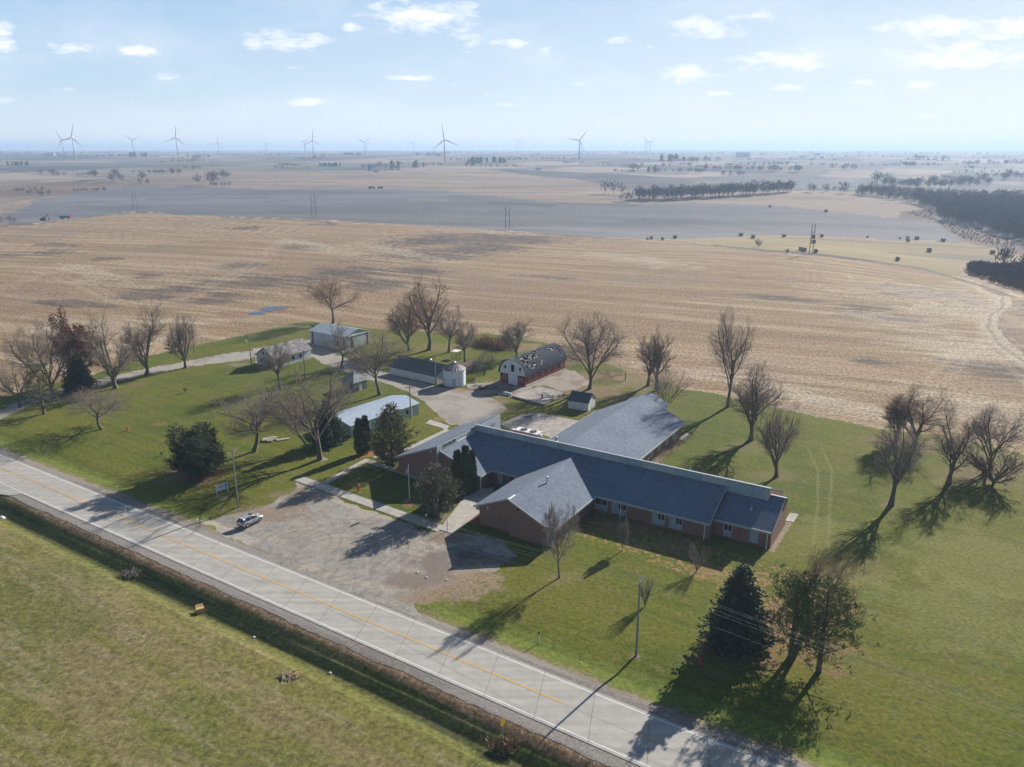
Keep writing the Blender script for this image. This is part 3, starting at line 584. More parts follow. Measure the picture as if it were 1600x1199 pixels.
m2_ = t_.nodes.new('ShaderNodeMixRGB'); m2_.blend_type = 'MULTIPLY'; m2_.inputs[0].default_value = 0.22; t_.links.new(mx_.outputs[0], m2_.inputs[1]); t_.links.new(wv_.outputs[0], m2_.inputs[2]); t_.links.new(m2_.outputs[0], b_.inputs['Base Color'])
M_brick = mat('brick', (0.26,0.13,0.095), 0.9, 0.10, 2.0)
def brickify(m, c1, c2, mort, sc_=1.0):
    t = m.node_tree; b = t.nodes['Principled BSDF']; old = b.inputs['Base Color'].links[0].from_socket
    co = t.nodes.new('ShaderNodeTexCoord'); sp_ = t.nodes.new('ShaderNodeSeparateXYZ'); t.links.new(co.outputs['Object'], sp_.inputs[0])
    ad = t.nodes.new('ShaderNodeMath'); t.links.new(sp_.outputs[0], ad.inputs[0]); t.links.new(sp_.outputs[1], ad.inputs[1])
    cb = t.nodes.new('ShaderNodeCombineXYZ'); t.links.new(ad.outputs[0], cb.inputs[0]); t.links.new(sp_.outputs[2], cb.inputs[1])
    br = t.nodes.new('ShaderNodeTexBrick'); t.links.new(cb.outputs[0], br.inputs['Vector']); br.inputs['Scale'].default_value = sc_
    br.inputs['Color1'].default_value = (*c1, 1); br.inputs['Color2'].default_value = (*c2, 1); br.inputs['Mortar'].default_value = (*mort, 1)
    br.inputs['Brick Width'].default_value = 0.22; br.inputs['Row Height'].default_value = 0.08; br.inputs['Mortar Size'].default_value = 0.008
    mx = t.nodes.new('ShaderNodeMixRGB'); mx.inputs[0].default_value = 0.6; t.links.new(old, mx.inputs[1]); t.links.new(br.outputs[0], mx.inputs[2]); t.links.new(mx.outputs[0], b.inputs['Base Color'])
brickify(M_brick, (0.28,0.125,0.085), (0.21,0.10,0.075), (0.32,0.27,0.23))
M_sid = mat('grey_siding', (0.42,0.45,0.45), 0.7, 0.10, 1.2, stretch=(4,4,0.4)); M_trim = mat('white_trim', (0.72,0.73,0.73), 0.5, 0.05, 4)
M_glass = mat('window_glass', (0.03,0.045,0.06), 0.08, 0.2, 2, spec=0.7); M_pale = mat('pale_window_panel', (0.30,0.40,0.44), 0.6, 0.12, 2)
M_dark = mat('dark_opening', (0.012,0.012,0.014), 0.9, 0.2, 2); M_met = mat('galvanised_metal', (0.50,0.52,0.53), 0.4, 0.1, 6, metal=0.6)
ROT = math.atan2(BS[1], BS[0])
bld = thing('brick_building', 'long low red brick building with blue-grey shingle roofs and gabled wings', 'building', (BO[0], BO[1], 0), ROT)
def roof(pts, name='roof', m=None, th=0.16, parent=None):
    b = MB(); b.ext(pts, (0,0,-th)); return b.build(name, m or M_shin, parent or bld)
def wall(pts, d, m=None, name='wall', parent=None):
    b = MB(); b.ext(pts, d); return b.build(name, m or M_brick, parent or bld)
TC, SL = 5.7, 0.43                       # clerestory plane, roof slope
ZS = 3.1+SL*(TC+2.6)                     # top of the front slope
ZC = 8.0                                 # clerestory cap
roof([(-61.7,-2.6,3.1),(-9.35,-2.6,3.1),(-9.35,TC,ZS),(-61.7,TC,ZS)])
zb = lambda t: ZC-SL*(t-TC)
roof([(-61.7,TC+0.02,ZC),(-2.2,TC+0.02,ZC),(-2.2,17.1,zb(17.1)),(-61.7,17.1,zb(17.1))])
# right end section
roof([(-9.3,-0.35,3.12),(0.15,-0.35,3.12),(0.15,7.0,6.28),(-9.3,7.0,6.28)]); roof([(-2.15,7.02,6.28),(0.35,7.02,6.28),(0.35,10.1,4.95),(-2.15,10.1,4.95)])
# front wing (two slopes), rear wing, rear block
roof([(-29.9,-18.9,3.25),(-29.9,-2.55,3.25),(-38.1,5.45,6.75),(-38.1,-18.9,6.75)]); roof([(-38.12,-18.0,6.72),(-38.12,5.4,6.72),(-45.9,-2.55,3.32),(-45.9,-18.0,3.32)])
roof([(-30.3,16.6,3.1),(-30.3,43.5,3.1),(-41.2,44.5,7.45),(-41.2,7.3,7.45)]); roof([(-41.22,7.3,7.44),(-41.22,44.5,7.44),(-51.1,39.6,3.1),(-51.1,16.8,3.1)])
roof([(-42.3,40,5.9),(-42.3,52,5.9),(-47.6,52,3.6),(-47.6,40,3.6)]); roof([(-42.28,40,5.9),(-37.4,40,3.75),(-37.4,52,3.75),(-42.28,52,5.9)])
# west wing: inner slope and high outer slope with its own clerestory
roof([(-52.2,-6.6,3.15),(-52.2,-2.55,3.15),(-61.75,4.6,6.35),(-61.75,-6.6,6.35)]); roof([(-61.78,-7.7,7.5),(-61.78,15.0,7.5),(-72.2,14.6,3.15),(-72.2,-7.7,3.15)])
# walls
wall([(-61.6,-2.1,0),(-44.8,-2.1,0),(-44.8,-2.1,2.95),(-61.6,-2.1,2.95)], (0,0.25,0))
wall([(-30.9,-2.1,0),(-9.7,-2.1,0),(-9.7,-2.1,2.95),(-30.9,-2.1,2.95)], (0,0.25,0))
wall([(-9.7,-2.1,0),(-9.7,TC,0),(-9.7,TC,ZS-0.2),(-9.7,-2.1,3.1)], (0.25,0,0))
wall([(-9.4,0.0,0),(-0.3,0.0,0),(-0.3,0.0,3.0),(-9.4,0.0,3.0)], (0,0.25,0))
wall([(-0.28,0,0),(-0.28,10,0),(-0.28,10,4.8),(-0.28,7,6.08),(-0.28,0,3.08)], (0.28,0,0))
wall([(-2.5,10,0),(-0.3,10,0),(-0.3,10,4.8),(-2.5,10,4.8)], (0,-0.25,0)); wall([(-2.48,TC+0.1,3.0),(-2.48,16.6,0),(-2.48,16.6,zb(16.6)-0.2),(-2.48,TC+0.1,ZC-0.15)], (0.26,0,0))
wall([(-29.9,16.6,0),(-2.5,16.6,0),(-2.5,16.6,3.1),(-29.9,16.6,3.1)], (0,-0.25,0)); wall([(-61.6,16.6,0),(-50.4,16.6,0),(-50.4,16.6,3.1),(-61.6,16.6,3.1)], (0,-0.25,0))
wall([(-38.25,-18.5,0),(-31.0,-18.5,0),(-31.0,-18.5,3.5),(-38.25,-18.5,6.6)], (0,0.25,0)); wall([(-44.9,-17.6,0),(-38.25,-17.6,0),(-38.25,-17.6,6.4),(-44.9,-17.6,3.55)], (0,0.25,0))
wall([(-31.1,-18.24,0),(-31.1,-2.1,0),(-31.1,-2.1,3.5),(-31.1,-18.24,3.5)], (0.22,0,0)); wall([(-44.88,-17.3,0),(-44.88,-2.1,0),(-44.88,-2.1,3.5),(-44.88,-17.3,3.5)], (-0.2,0,0))
wall([(-31.2,16.8,0),(-31.2,43,0),(-31.2,43,3.3),(-31.2,16.8,3.3)], (0.22,0,0)); wall([(-50.4,16.8,0),(-50.4,39.3,0),(-50.4,39.3,3.3),(-50.4,16.8,3.3)], (-0.2,0,0))
wall([(-50.4,39.3,0),(-31.2,43,0),(-31.2,43,3.3),(-41.2,44.0,7.2),(-50.4,39.5,3.3)], (0,-0.2,0)); wall([(-47,40,0),(-47,51.6,0),(-47,51.6,3.7),(-47,40,3.7)], (0.2,0,0), M_sid); wall([(-38,40,0),(-38,51.6,0),(-38,51.6,3.8),(-38,40,3.8)], (-0.2,0,0), M_sid)
wall([(-46.8,51.6,0),(-38.2,51.6,0),(-38.2,51.6,3.8),(-42.3,51.6,5.7),(-46.8,51.6,3.7)], (0,-0.2,0), M_sid)
wall([(-61.9,-7.3,0),(-71.6,-7.3,0),(-71.6,-7.3,3.3),(-61.9,-7.3,7.3)], (0,0.25,0)); wall([(-71.6,-7.05,0),(-71.6,14.2,0),(-71.6,14.2,3.3),(-71.6,-7.05,3.3)], (0.22,0,0)); wall([(-71.38,14.2,0),(-61.9,14.4,0),(-61.9,14.4,7.3),(-71.38,14.2,3.4)], (0,-0.22,0))
wall([(-61.6,-6.3,0),(-52.8,-6.3,0),(-52.8,-6.3,3.2),(-61.6,-6.3,6.15)], (0,0.25,0)); wall([(-52.8,-6.05,0),(-52.8,-2.1,0),(-52.8,-2.1,3.15),(-52.8,-6.05,3.15)], (-0.22,0,0))
# siding of the clerestories
wall([(-61.7,TC,ZS-0.25),(-9.9,TC,ZS-0.25),(-9.9,TC,ZC-0.15),(-61.7,TC,ZC-0.15)], (0,0.14,0), M_sid, 'clerestory'); wall([(-9.9,TC,5.3),(-2.3,TC,5.3),(-2.3,TC,ZC-0.15),(-9.9,TC,ZC-0.15)], (0,0.14,0), M_sid, 'clerestory')
wall([(-61.64,-7.4,0),(-61.64,15,0),(-61.64,15,7.35),(-61.64,-7.4,7.35)], (-0.2,0,0), M_sid, 'clerestory')
b = MB(); b.box(-61.9,-2.0,TC-0.22,TC+0.25,ZC-0.02,ZC+0.05); b.build('parapet_cap', mat('cap_flashing', (0.34,0.38,0.42), .5, .05, 2), bld)
# louvred bays in the long clerestory: recessed panels between posts
for s0, npan, wd in [(-56.2,1,1.6),(-49.8,3,1.25),(-42.6,1,1.6),(-29.6,3,1.5),(-18.4,3,1.5),(-9.2,3,2.0)]:
    lowz = ZS-0.35 if s0 < -10 else 5.55
    for k in range(npan):
        x0 = s0+k*(wd+0.14); bm_ = MB(); bm_.box(x0, x0+wd, TC-0.05, TC-0.004, max(lowz, ZS+0.03) if s0 < -10 else 5.75, ZC-0.25); p = bm_.build('clerestory_panel', M_pale, bld)
        bm_ = MB(); bm_.box(x0-0.12, x0-0.01, TC-0.16, TC-0.002, lowz, ZC-0.2); bm_.build('mullion', M_sid, bld)
for s0 in (-58.5, -52.6, -46, -39, -34, -26, -21.5, -13.5): bm_ = MB(); bm_.box(s0, s0+0.06, TC-0.03, TC-0.003, ZS+0.02, ZC-0.2); bm_.build('trim_strip', M_trim, bld)
# fascia boards and gutters
for q_ in ((-52.2,-45.9,-2.78,-2.62,2.72,3.08),(-29.9,-9.3,-2.78,-2.62,2.72,3.08),(-9.3,0.18,-0.52,-0.37,2.72,3.10),(-29.88,-29.72,-18.9,-2.7,2.92,3.24),(-30.28,-30.12,16.8,43.5,2.78,3.08),(-52.18,-52.02,-6.6,-2.7,2.82,3.13)): b = MB(); b.box(*q_); b.build('fascia', M_sid, bld)
def rake(pts, name='rake_board'):
    b = MB()
    for p, q in zip(pts[:-1], pts[1:]):
        p = np.array(p); q = np.array(q); b.ext([p, q, q+np.array([0,0,0.06]), p+np.array([0,0,0.06])], (0.0,-0.09,0) if abs(p[0]-q[0]) > 1 else (0.09,0,0))
        b.ext([p+np.array([0,0,-0.26]), q+np.array([0,0,-0.26]), q+np.array([0,0,0.0]), p+np.array([0,0,0.0])], (0.0,-0.06,0) if abs(p[0]-q[0]) > 1 else (0.06,0,0))
    return b.build(name, M_sid, bld)
rake([(-29.9,-18.9,3.25),(-38.1,-18.9,6.75)]); rake([(-38.3,-18.0,6.65),(-45.9,-18.0,3.32)]); rake([(-9.35,-2.6,3.1),(-9.35,TC,ZS)]); rake([(0.15,-0.35,3.12),(0.15,7.0,6.28)]); rake([(-52.2,-6.6,3.15),(-61.5,-6.6,6.3)]); rake([(-61.9,-7.7,7.45),(-72.2,-7.7,3.15)]); rake([(-51.1,16.8,3.1),(-51.1,39.6,3.1)])
for q_ in ((-38.3,-37.9,-18.98,-16.9,6.74,6.86),(-61.66,-61.5,-0.9,5.0,6.36,6.46),(-3.2,0.35,6.85,7.1,6.26,6.40)): b = MB(); b.box(*q_); b.build('flashing', M_trim, bld)
for s, t, h in [(-25.2,-2.70,2.7),(-10.1,-2.70,2.7),(-0.5,-0.45,2.75),(-52.1,-6.55,2.9)]:
    b = MB(); b.box(s-0.06,s+0.06,t-0.10,t+0.0,0.12,h); b.box(s-0.06,s+0.06,t-0.35,t-0.10,0.08,0.18); b.build('downspout', M_trim, bld)
def window(axis, p, c0, c1, z0, z1, panel=True, glass=None, parent=bld):
    """axis 't': wall faces -t at t=p, spans c0..c1 along s; axis 's': wall faces +s at s=p, spans along t"""
    def bx(b, a0, a1, d0, d1, z0_, z1_):
        if axis == 't': b.box(a0, a1, p-d1, p-d0, z0_, z1_)
        else: b.box(p+d0, p+d1, a0, a1, z0_, z1_)
    b = MB(); f = 0.07
    bx(b, c0, c1, 0.0, 0.07, z1-f, z1); bx(b, c0, c1, 0.0, 0.09, z0, z0+f); bx(b, c0, c0+f, 0.0, 0.07, z0+f, z1-f); bx(b, c1-f, c1, 0.0, 0.07, z0+f, z1-f)
    mid = (c0+c1)/2; bx(b, mid-0.03, mid+0.03, 0.0, 0.06, z0+f, z1-f)
    w_ = b.build('window', M_trim if glass is None else M_sid, parent)
    g = MB(); bx(g, c0+f, c1-f, 0.002, 0.03, z0+f, z1-f); g.build('pane', glass or M_glass, w_)
    if panel: g = MB(); bx(g, c0, c1, 0.0, 0.05, 0.35, z0-0.02); g.build('lower_panel', M_pale, w_)
    return w_
for c0, c1, gl in [(-30.5,-28.0,None),(-27.2,-26.0,M_pale),(-25.95,-24.3,None),(-19.5,-18.6,M_pale),(-18.55,-17.2,None),(-16.5,-15.4,M_pale),(-15.35,-14.1,None)]: window('t', -2.1, c0, c1, 1.25, 2.7, True, gl)
window('t', 0.0, -7.7, -6.3, 1.3, 2.75, True); window('t', 0.0, -3.4, -2.0, 1.3, 2.75, True, M_pale)
window('t', -2.1, -51.2, -50.2, 1.2, 2.5, True, M_pale); window('t', -2.1, -50.1, -49.0, 0.2, 2.5, False)
b = MB(); b.box(-48.2,-46.2,-2.16,-2.1,0.05,2.4); d_ = b.build('door', M_dark, bld); b = MB(); b.box(-47.25,-47.15,-2.2,-2.16,0.05,2.4); b.build('frame', M_trim, d_)
for c0 in (24.7,28.8,33.3,37.4): window('s', -30.98, c0, c0+1.5, 0.6, 2.3, False, M_pale)
window('s', -30.88, -9.0, -6.8, 1.5, 2.7, False, M_pale); window('s', -30.88, -15.5, -14.0, 1.2, 2.6, False, M_pale)
for c0 in (-5.3,-3.9,-2.5): window('s', -61.64, c0, c0+1.15, 6.46, 7.32, False, MATS['window_glass'])
for c0 in (11.8,12.7): window('s', -61.64, c0, c0+0.65, 5.7, 6.5, False, M_trim)
for q_ in ((-31.0,-30.1,-18.6,-17.4,0.2,3.2),(-45.6,-44.9,-17.7,-16.8,2.6,3.3)): b = MB(); b.box(*q_); b.build('corner_panel', M_sid, bld)
for s, t, z, nm_ in [(-36.6,-18.56,5.2,'gable_vent'),(-63.2,-7.36,6.1,'gable_vent'),(-43.2,-17.66,3.5,'wall_light')]:
    b = MB(); b.tube((s,t,z),(s,t+0.06,z),0.24,0.24,12); b.build(nm_, M_dark if s > -40 and s < -35 else M_met, bld)
def pipe(s, t, z, r, h, capr=None, base=True):
    b = MB(); b.tube((s,t,z-0.3),(s,t,z+h),r,r,10)
    if base: b.tube((s,t,z-0.1),(s,t,z+0.10),r*2.2,r*1.3,10)
    if capr: b.tube((s,t,z+h),(s,t,z+h+0.16),capr,capr,12); b.tube((s,t,z+h+0.16),(s,t,z+h+0.26),capr,0.03,12)
    return b.build('vent_pipe', M_met, bld)
pipe(-38.9+2.2,-8.6,6.15,0.12,1.1,0.16); pipe(-32.6,-1.0,4.3,0.07,0.25); pipe(-54.0,3.6,5.75,0.08,0.35); pipe(-4.3,3.2,4.65,0.14,0.55); pipe(-36.6,24,5.5,0.07,0.25); pipe(-36.2,33,5.4,0.07,0.25); pipe(-46.6,12.5,5.15,0.25,0.9,0.42); pipe(-47.2,14.2,4.9,0.06,0.25)
pipe(-63.8,6.4,6.6,0.08,0.3); pipe(-24.2,6.6,7.7,0.06,0.7,None,False); pipe(-16.3,6.8,7.6,0.06,0.7,None,False); pipe(-8.5,7.2,7.4,0.06,0.8,None,False)

# generic gabled outbuilding --------------------------------------------------
def gable(name, label, cat, A, B, Wd, eave, ridge, mw, mr, over=0.35, z0=0.0):
    """ridge runs along A->B (ground corners of one long side); Wd = width to the left of A->B"""
    A = np.array(A); B = np.array(B); d = B-A; l = np.linalg.norm(d); rot = math.atan2(d[1], d[0])
    th = thing(name, label, cat, (A[0], A[1], z0), rot)
    b = MB(); w_ = 0.12
    b.box(0,l,0,w_,-0.3,eave); b.box(0,l,Wd-w_,Wd,-0.3,eave)
    for x in (0, l-w_): b.ext([(x,w_,-0.3),(x,Wd-w_,-0.3),(x,Wd-w_,eave+0.02),(x,Wd/2,ridge-0.12),(x,w_,eave+0.02)], (w_,0,0))
    b.build('wall', mw, th)
    sl = (ridge-eave)/(Wd/2)
    for sg in (0, 1):
        y0 = -over if sg == 0 else Wd+over; ze = eave-sl*over
        b = MB(); b.ext([(-over,y0,ze+0.02),(l+over,y0,ze+0.02),(l+over,Wd/2+(0.002 if sg else -0.002),ridge+0.02),(-over,Wd/2+(0.002 if sg else -0.002),ridge+0.02)], (0,0,0.10)); b.build('roof', mr, th)
    return th, l
def boxpart(th, name, m, *bx):
    b = MB()
    for q in bx: b.box(*q)
    return b.build(name, m, th)
M_oldw = mat('weathered_white_boards', (0.60,0.61,0.61), 0.85, 0.10, 1.4, col2=(0.74,0.76,0.78), stretch=(3,3,0.7), thr=(0.30,0.48))
MATS['weathered_white_boards'].node_tree.nodes['Color Ramp'].color_ramp.elements[0].color = (0.30,0.25,0.22,1)
M_oldr = mat('old_grey_shingles', (0.17,0.16,0.165), 0.95, 0.1, 0.9, col2=(0.33,0.32,0.325), stretch=(1,1,1), thr=(0.42,0.68))
M_meta = mat('ribbed_steel_sheet', (0.50,0.56,0.62), 0.45, 0.06, 1.2, metal=0.05)
M_teal = mat('pale_green_steel', (0.46,0.56,0.54), 0.5, 0.06, 1.2); M_rust = mat('rust_red_boards', (0.22,0.06,0.04), 0.9, 0.2, 2)
def ribs(m, freq, amt=0.25, axis=0):
    t = m.node_tree; b = t.nodes['Principled BSDF']; wv = t.nodes.new('ShaderNodeTexWave'); co = t.nodes.new('ShaderNodeTexCoord')
    wv.bands_direction = 'XYZ'[axis]; t.links.new(co.outputs['Object'], wv.inputs['Vector']); wv.inputs['Scale'].default_value = freq; wv.inputs['Distortion'].default_value = 0.1
    old = b.inputs['Base Color'].links[0].from_socket; mx = t.nodes.new('ShaderNodeMixRGB'); mx.blend_type = 'MULTIPLY'; mx.inputs[0].default_value = amt
    t.links.new(old, mx.inputs[1]); t.links.new(wv.outputs[0], mx.inputs[2]); t.links.new(mx.outputs[0], b.inputs['Base Color'])
ribs(M_meta, 1.1, 0.28); ribs(M_teal, 1.2, 0.22); ribs(M_oldw, 1.6, 0.10)
# white boarded long house (gable end towards the lawn)
A = G0(430,575.5); B = G0(486.5,560)
wh, l = gable('white_outbuilding', 'white boarded outbuilding with a mottled grey shingle roof beside the gravel drive', 'outbuilding', A, B, 8.2, 3.1, 5.7, M_oldw, M_oldr, 0.45)
boxpart(wh, 'door', M_dark, (-0.04,-0.0,2.6,3.5,0.1,2.1)); 
for y in (5.7,): boxpart(wh, 'window', M_dark, (-0.05,0.0,y,y+0.8,1.0,2.2))
for y in (3.1,4.6): boxpart(wh, 'window', M_dark, (-0.05,0.0,y,y+0.7,3.5,4.3))
for x in (2.6,6.4,9.2):
    w_ = boxpart(wh, 'window', M_trim, (x-0.1,x+1.2,-0.05,0.0,1.05,2.35)); boxpart(w_, 'pane', M_dark, (x+0.02,x+1.08,-0.07,-0.05,1.15,2.25))
# steel machine shed with rusty corner strips
A = G0(485,537); Bf = G0(541,547.5)
ms, l = gable('machine_shed', 'blue-grey steel machine shed with red corner strips behind the white outbuilding', 'shed', A, Bf, 11.0, 4.4, 6.0, M_meta, M_meta, 0.25)
for x in (1.0, l-1.2): boxpart(ms, 'red_strip', M_rust, (x,x+0.7,-0.04,-0.0,0.1,4.3))
for y in (2.3, 9.4): boxpart(ms, 'red_strip', M_rust, (l,l+0.05,y,y+0.75,0.1,4.5))
boxpart(ms, 'sliding_door', M_teal, (l+0.003,l+0.09,3.2,9.2,0.1,3.9)); boxpart(ms, 'door_track', M_trim, (l,l+0.25,1.2,10.8,4.15,4.4))
# pale green metal shed, low pitch
A = G0(549,683.5); B = G0(654.5,647)
th_, l = gable('green_metal_shed', 'low pale green metal shed with a light blue-grey roof left of the gravel drive', 'shed', A, B, 9.6, 2.7, 3.7, M_teal, mat('pale_steel_roof', (0.37,0.45,0.55), 0.5, 0.07, 0.8), 0.3)
ribs(MATS['pale_steel_roof'], 0.8, 0.15)
for x in (3.2,12.5): w_ = boxpart(th_, 'door', M_trim, (x,x+2.6,-0.05,0,0.05,2.3))
boxpart(th_, 'window', M_dark, (l-4.2,l-3.4,-0.06,0,1.0,2.0)); boxpart(th_, 'door', M_trim, (l-3.0,l-2.0,-0.05,0,0.05,2.2)); boxpart(th_, 'corner_trim', M_trim, (l-0.1,l+0.03,-0.06,0.12,0,2.75))
b = MB(); b.tube((1.3,7.0,3.0),(1.3,7.0,4.3),0.1,0.1,8); b.tube((1.3,7.0,4.3),(1.3,7.0,4.55),0.2,0.06,8); b.build('flue', M_met, th_)
# small hipped well house
hc = (G0(529,612)+G0(556,612))/2+np.array([1.5,2.5]); hw = thing('hipped_well_house', 'small grey pump house with a pyramid roof among bare trees', 'outbuilding', (hc[0], hc[1], 0), R(-36))
boxpart(hw, 'wall', mat('grey_boards', (0.17,0.19,0.20), 0.9, 0.15, 2), (-2.4,2.4,-2.4,2.4,-0.2,2.7))
b = MB(); b.add([(-3,-3,2.65),(3,-3,2.65),(3,3,2.65),(-3,3,2.65),(0,0,4.9)], [(0,1,4),(1,2,4),(2,3,4),(3,0,4),(3,2,1,0)]); b.build('roof', mat('hip_roof_shingle', (0.26,0.28,0.29), 0.9, 0.12, 2), hw)
boxpart(hw, 'window', M_pale, (-0.5,0.5,-2.46,-2.4,1.2,2.1)); boxpart(hw, 'door', M_trim, (2.4,2.45,-0.6,0.4,0,2.0))
# long low white barn
A = G0(609,584.5); B = G0(681,601); Bw = A+(B-A)*1.0
lb, l = gable('low_white_barn', 'long low white barn with a dark shingle roof touching the round bin', 'barn', A, Bw, 9.5, 2.3, 4.5, M_oldw, mat('dark_shingles', (0.10,0.11,0.125), 0.95, 0.15, 1.5), 0.3)
boxpart(lb, 'roof_patch', mat('green_tar_patch', (0.05,0.12,0.13), 0.9, 0.1, 3), (11.0,13.4,2.6,2.62,3.5,3.52)) if False else None
b = MB(); b.tube((11.2,5.2,4.2),(11.2,5.2,5.0),0.28,0.28,10); b.tube((11.2,5.2,5.0),(11.2,5.2,5.35),0.45,0.08,10); b.build('ridge_vent', M_met, lb)
boxpart(lb, 'door', M_dark, (l+0.0,l+0.05,3.5,4.8,0.05,1.9))
# round steel bin with a rusty cone roof
c = (G0(690,603)+G0(725,603))/2+np.array([0.4,1.6])
bn = thing('grain_bin', 'round white steel grain bin with a rust streaked cone roof', 'grain bin', (c[0], c[1], 0))
M_bin = mat('bin_steel', (0.64,0.69,0.73), 0.5, 0.10, 0.9, metal=0.2, stretch=(1,1,0.6)); b = MB()
prof = []; z = 0
while z < 4.5: prof += [(3.02,z),(3.07,z+0.12)]; z += 0.25
b.lathe(prof+[(3.0,4.6)], (0,0), 40); b.build('wall', M_bin, bn, smooth=False)
M_cone = mat('rusty_bin_roof', (0.42,0.40,0.41), 0.6, 0.1, 0.8, col2=(0.25,0.11,0.08), thr=(0.45,0.62), metal=0.1)
b = MB(); k = 24; V = [(0.45*math.cos(i*2*math.pi/k), 0.45*math.sin(i*2*math.pi/k), 6.15) for i in range(k)]
for i in range(k):
    a0 = i*2*math.pi/k; a1 = (i+1)*2*math.pi/k
    b.add([(3.3*math.cos(a0),3.3*math.sin(a0),4.5),(3.3*math.cos(a1),3.3*math.sin(a1),4.5),(0.4*math.cos(a1),0.4*math.sin(a1),6.1),(0.4*math.cos(a0),0.4*math.sin(a0),6.1)], [(0,1,2,3)])
    b.tube((3.3*math.cos(a0),3.3*math.sin(a0),4.52),(0.4*math.cos(a0),0.4*math.sin(a0),6.13),0.05,0.03,4)
b.build('roof', M_cone, bn); b = MB(); b.lathe([(0.5,6.05),(0.5,6.3),(0.2,6.55)], (0,0), 16); b.build('roof_cap', M_met, bn)
dr = MB(); 
for a0 in (-1.55,): dr.ext([(3.12*math.cos(a0-0.16),3.12*math.sin(a0-0.16),0.3),(3.12*math.cos(a0+0.16),3.12*math.sin(a0+0.16),0.3),(3.12*math.cos(a0+0.16),3.12*math.sin(a0+0.16),2.3),(3.12*math.cos(a0-0.16),3.12*math.sin(a0-0.16),2.3)], (0,-0.08,0))
dr.build('door', mat('worn_blue_grey_door', (0.33,0.40,0.46), 0.7, 0.2, 3), bn)
# derelict red barn with a rounded roof full of holes
A = G0(820,604.5); B = G0(883,577); d = B-A; l = np.linalg.norm(d); rb = thing('red_barn', 'derelict red barn with a white front and a rounded grey roof full of holes', 'barn', (A[0], A[1], 0), math.atan2(d[1], d[0]))
Wb = 8.2; arc = []
for k in range(11):
    u = k/10; ang = math.pi*u; x = -math.cos(ang); y = math.sin(ang)
    arc.append(((x*0.5+0.5)*(Wb+0.3)-0.15, 2.8+4.3*(y**0.85)*(1-0.05*abs(x))))
M_barnroof = mat('tattered_barn_roof', (0.045,0.055,0.075), 1.0, 0.1, 0.9, col2=(0.085,0.095,0.115), spec=0.05)
M_board = mat('exposed_pale_boards', (0.40,0.36,0.31), 0.9, 0.15, 3)
b = MB(); b.box(0,l,0,0.2,-0.2,2.85); b.box(0,l,Wb-0.2,Wb,-0.2,2.85); b.box(0,0.2,0.2,Wb-0.2,-0.2,2.85); b.box(l-0.2,l,0.2,Wb-0.2,-0.2,2.85); b.build('wall', mat('faded_red_barn_wall', (0.20,0.055,0.045), 0.9, 0.22, 2), rb)
for x in (0.02, l-0.14):
    b = MB(); b.ext([(x,y,z-0.03) for y, z in arc], (0.12,0,0)); b.build('gable_front', M_oldw, rb)
NR = 60; sk = MB(); hb = MB(); rr_ = random.Random(5)
def hole(xi, yi):
    x = xi/NR*l; u = (yi+0.5)/20
    hs = [(3.6,0.40,2.2,.045),(5.6,.44,2.2,.03),(7.0,.34,1.6,.035),(5.0,.36,1.5,.03),(2.8,.30,1.2,.04),(1.4,.30,1.0,.05),(5.0,.16,1.0,.05),(4.2,.12,.7,.04),(16.0,.42,1.1,.05),(17.2,.36,1.0,.05),(11.0,.48,.9,.03),(9,.40,.8,.02),(2.2,.17,.6,.04),(13.2,.47,.6,.03),(19,.30,.5,.08)]
    return any(((x-a)/c)**2+((u-b_)/(d_*1.3))**2 < 1+0.7*(rr_.random()-.5) for a, b_, c, d_ in hs)
arc2 = []
for k in range(21):
    u = k/20; ang = math.pi*u; x = -math.cos(ang); y = math.sin(ang); arc2.append(((x*0.5+0.5)*(Wb+0.7)-0.35, 2.72+4.45*(max(y,0)**0.85)*(1-0.05*abs(x))))
sk = MB(); pale = MB()
for i in range(NR):
    x0 = -0.4+i*(l+0.8)/NR; x1 = -0.4+(i+1)*(l+0.8)/NR
    for j in range(20):
        (y0, z0), (y1, z1) = arc2[j], arc2[j+1]
        if hole(i, j):
            if rr_.random() < 0.35: pale.ext([(x0,y0,z0-0.12),(x1,y0,z0-0.12),(x1,y0+(y1-y0)*.6,z0+(z1-z0)*.6-0.12),(x0,y0+(y1-y0)*.6,z0+(z1-z0)*.6-0.12)], (0,0,0.04))
            continue
        sk.ext([(x0,y0,z0),(x1,y0,z0),(x1,y1,z1),(x0,y1,z1)], (0,0,-0.05))
        if rr_.random() < 0.012: pale.ext([(x0,y0,z0+0.02),(x1,y0,z0+0.02),(x1,y1,z1+0.02),(x0,y1,z1+0.02)], (0,0,0.02))
sk.build('roof', M_barnroof, rb); pale.build('roof_boards', M_board, rb)
b = MB()
for x in np.arange(0.6, l, 1.2):
    for (y0, z0), (y1, z1) in zip(arc[:-1], arc[1:]): b.tube((x,y0,z0-0.25),(x,y1,z1-0.25),0.06,0.06,4,False)
b.build('rafters', M_board, rb)
boxpart(rb, 'door', M_oldw, (-0.06,0.0,2.4,5.4,0.0,2.9)); boxpart(rb, 'loft_door', M_dark, (-0.05,0.01,3.5,4.5,3.6,5.6))
for y in (1.3,6.2): boxpart(rb, 'window', M_dark, (-0.05,0.01,y,y+0.55,4.2,5.1))
for y in (0.9,6.3): w_ = boxpart(rb, 'window', M_oldw, (-0.05,0.0,y,y+1.0,1.2,2.0)); boxpart(w_, 'pane', M_dark, (-0.07,-0.05,y+0.1,y+0.9,1.3,1.9))
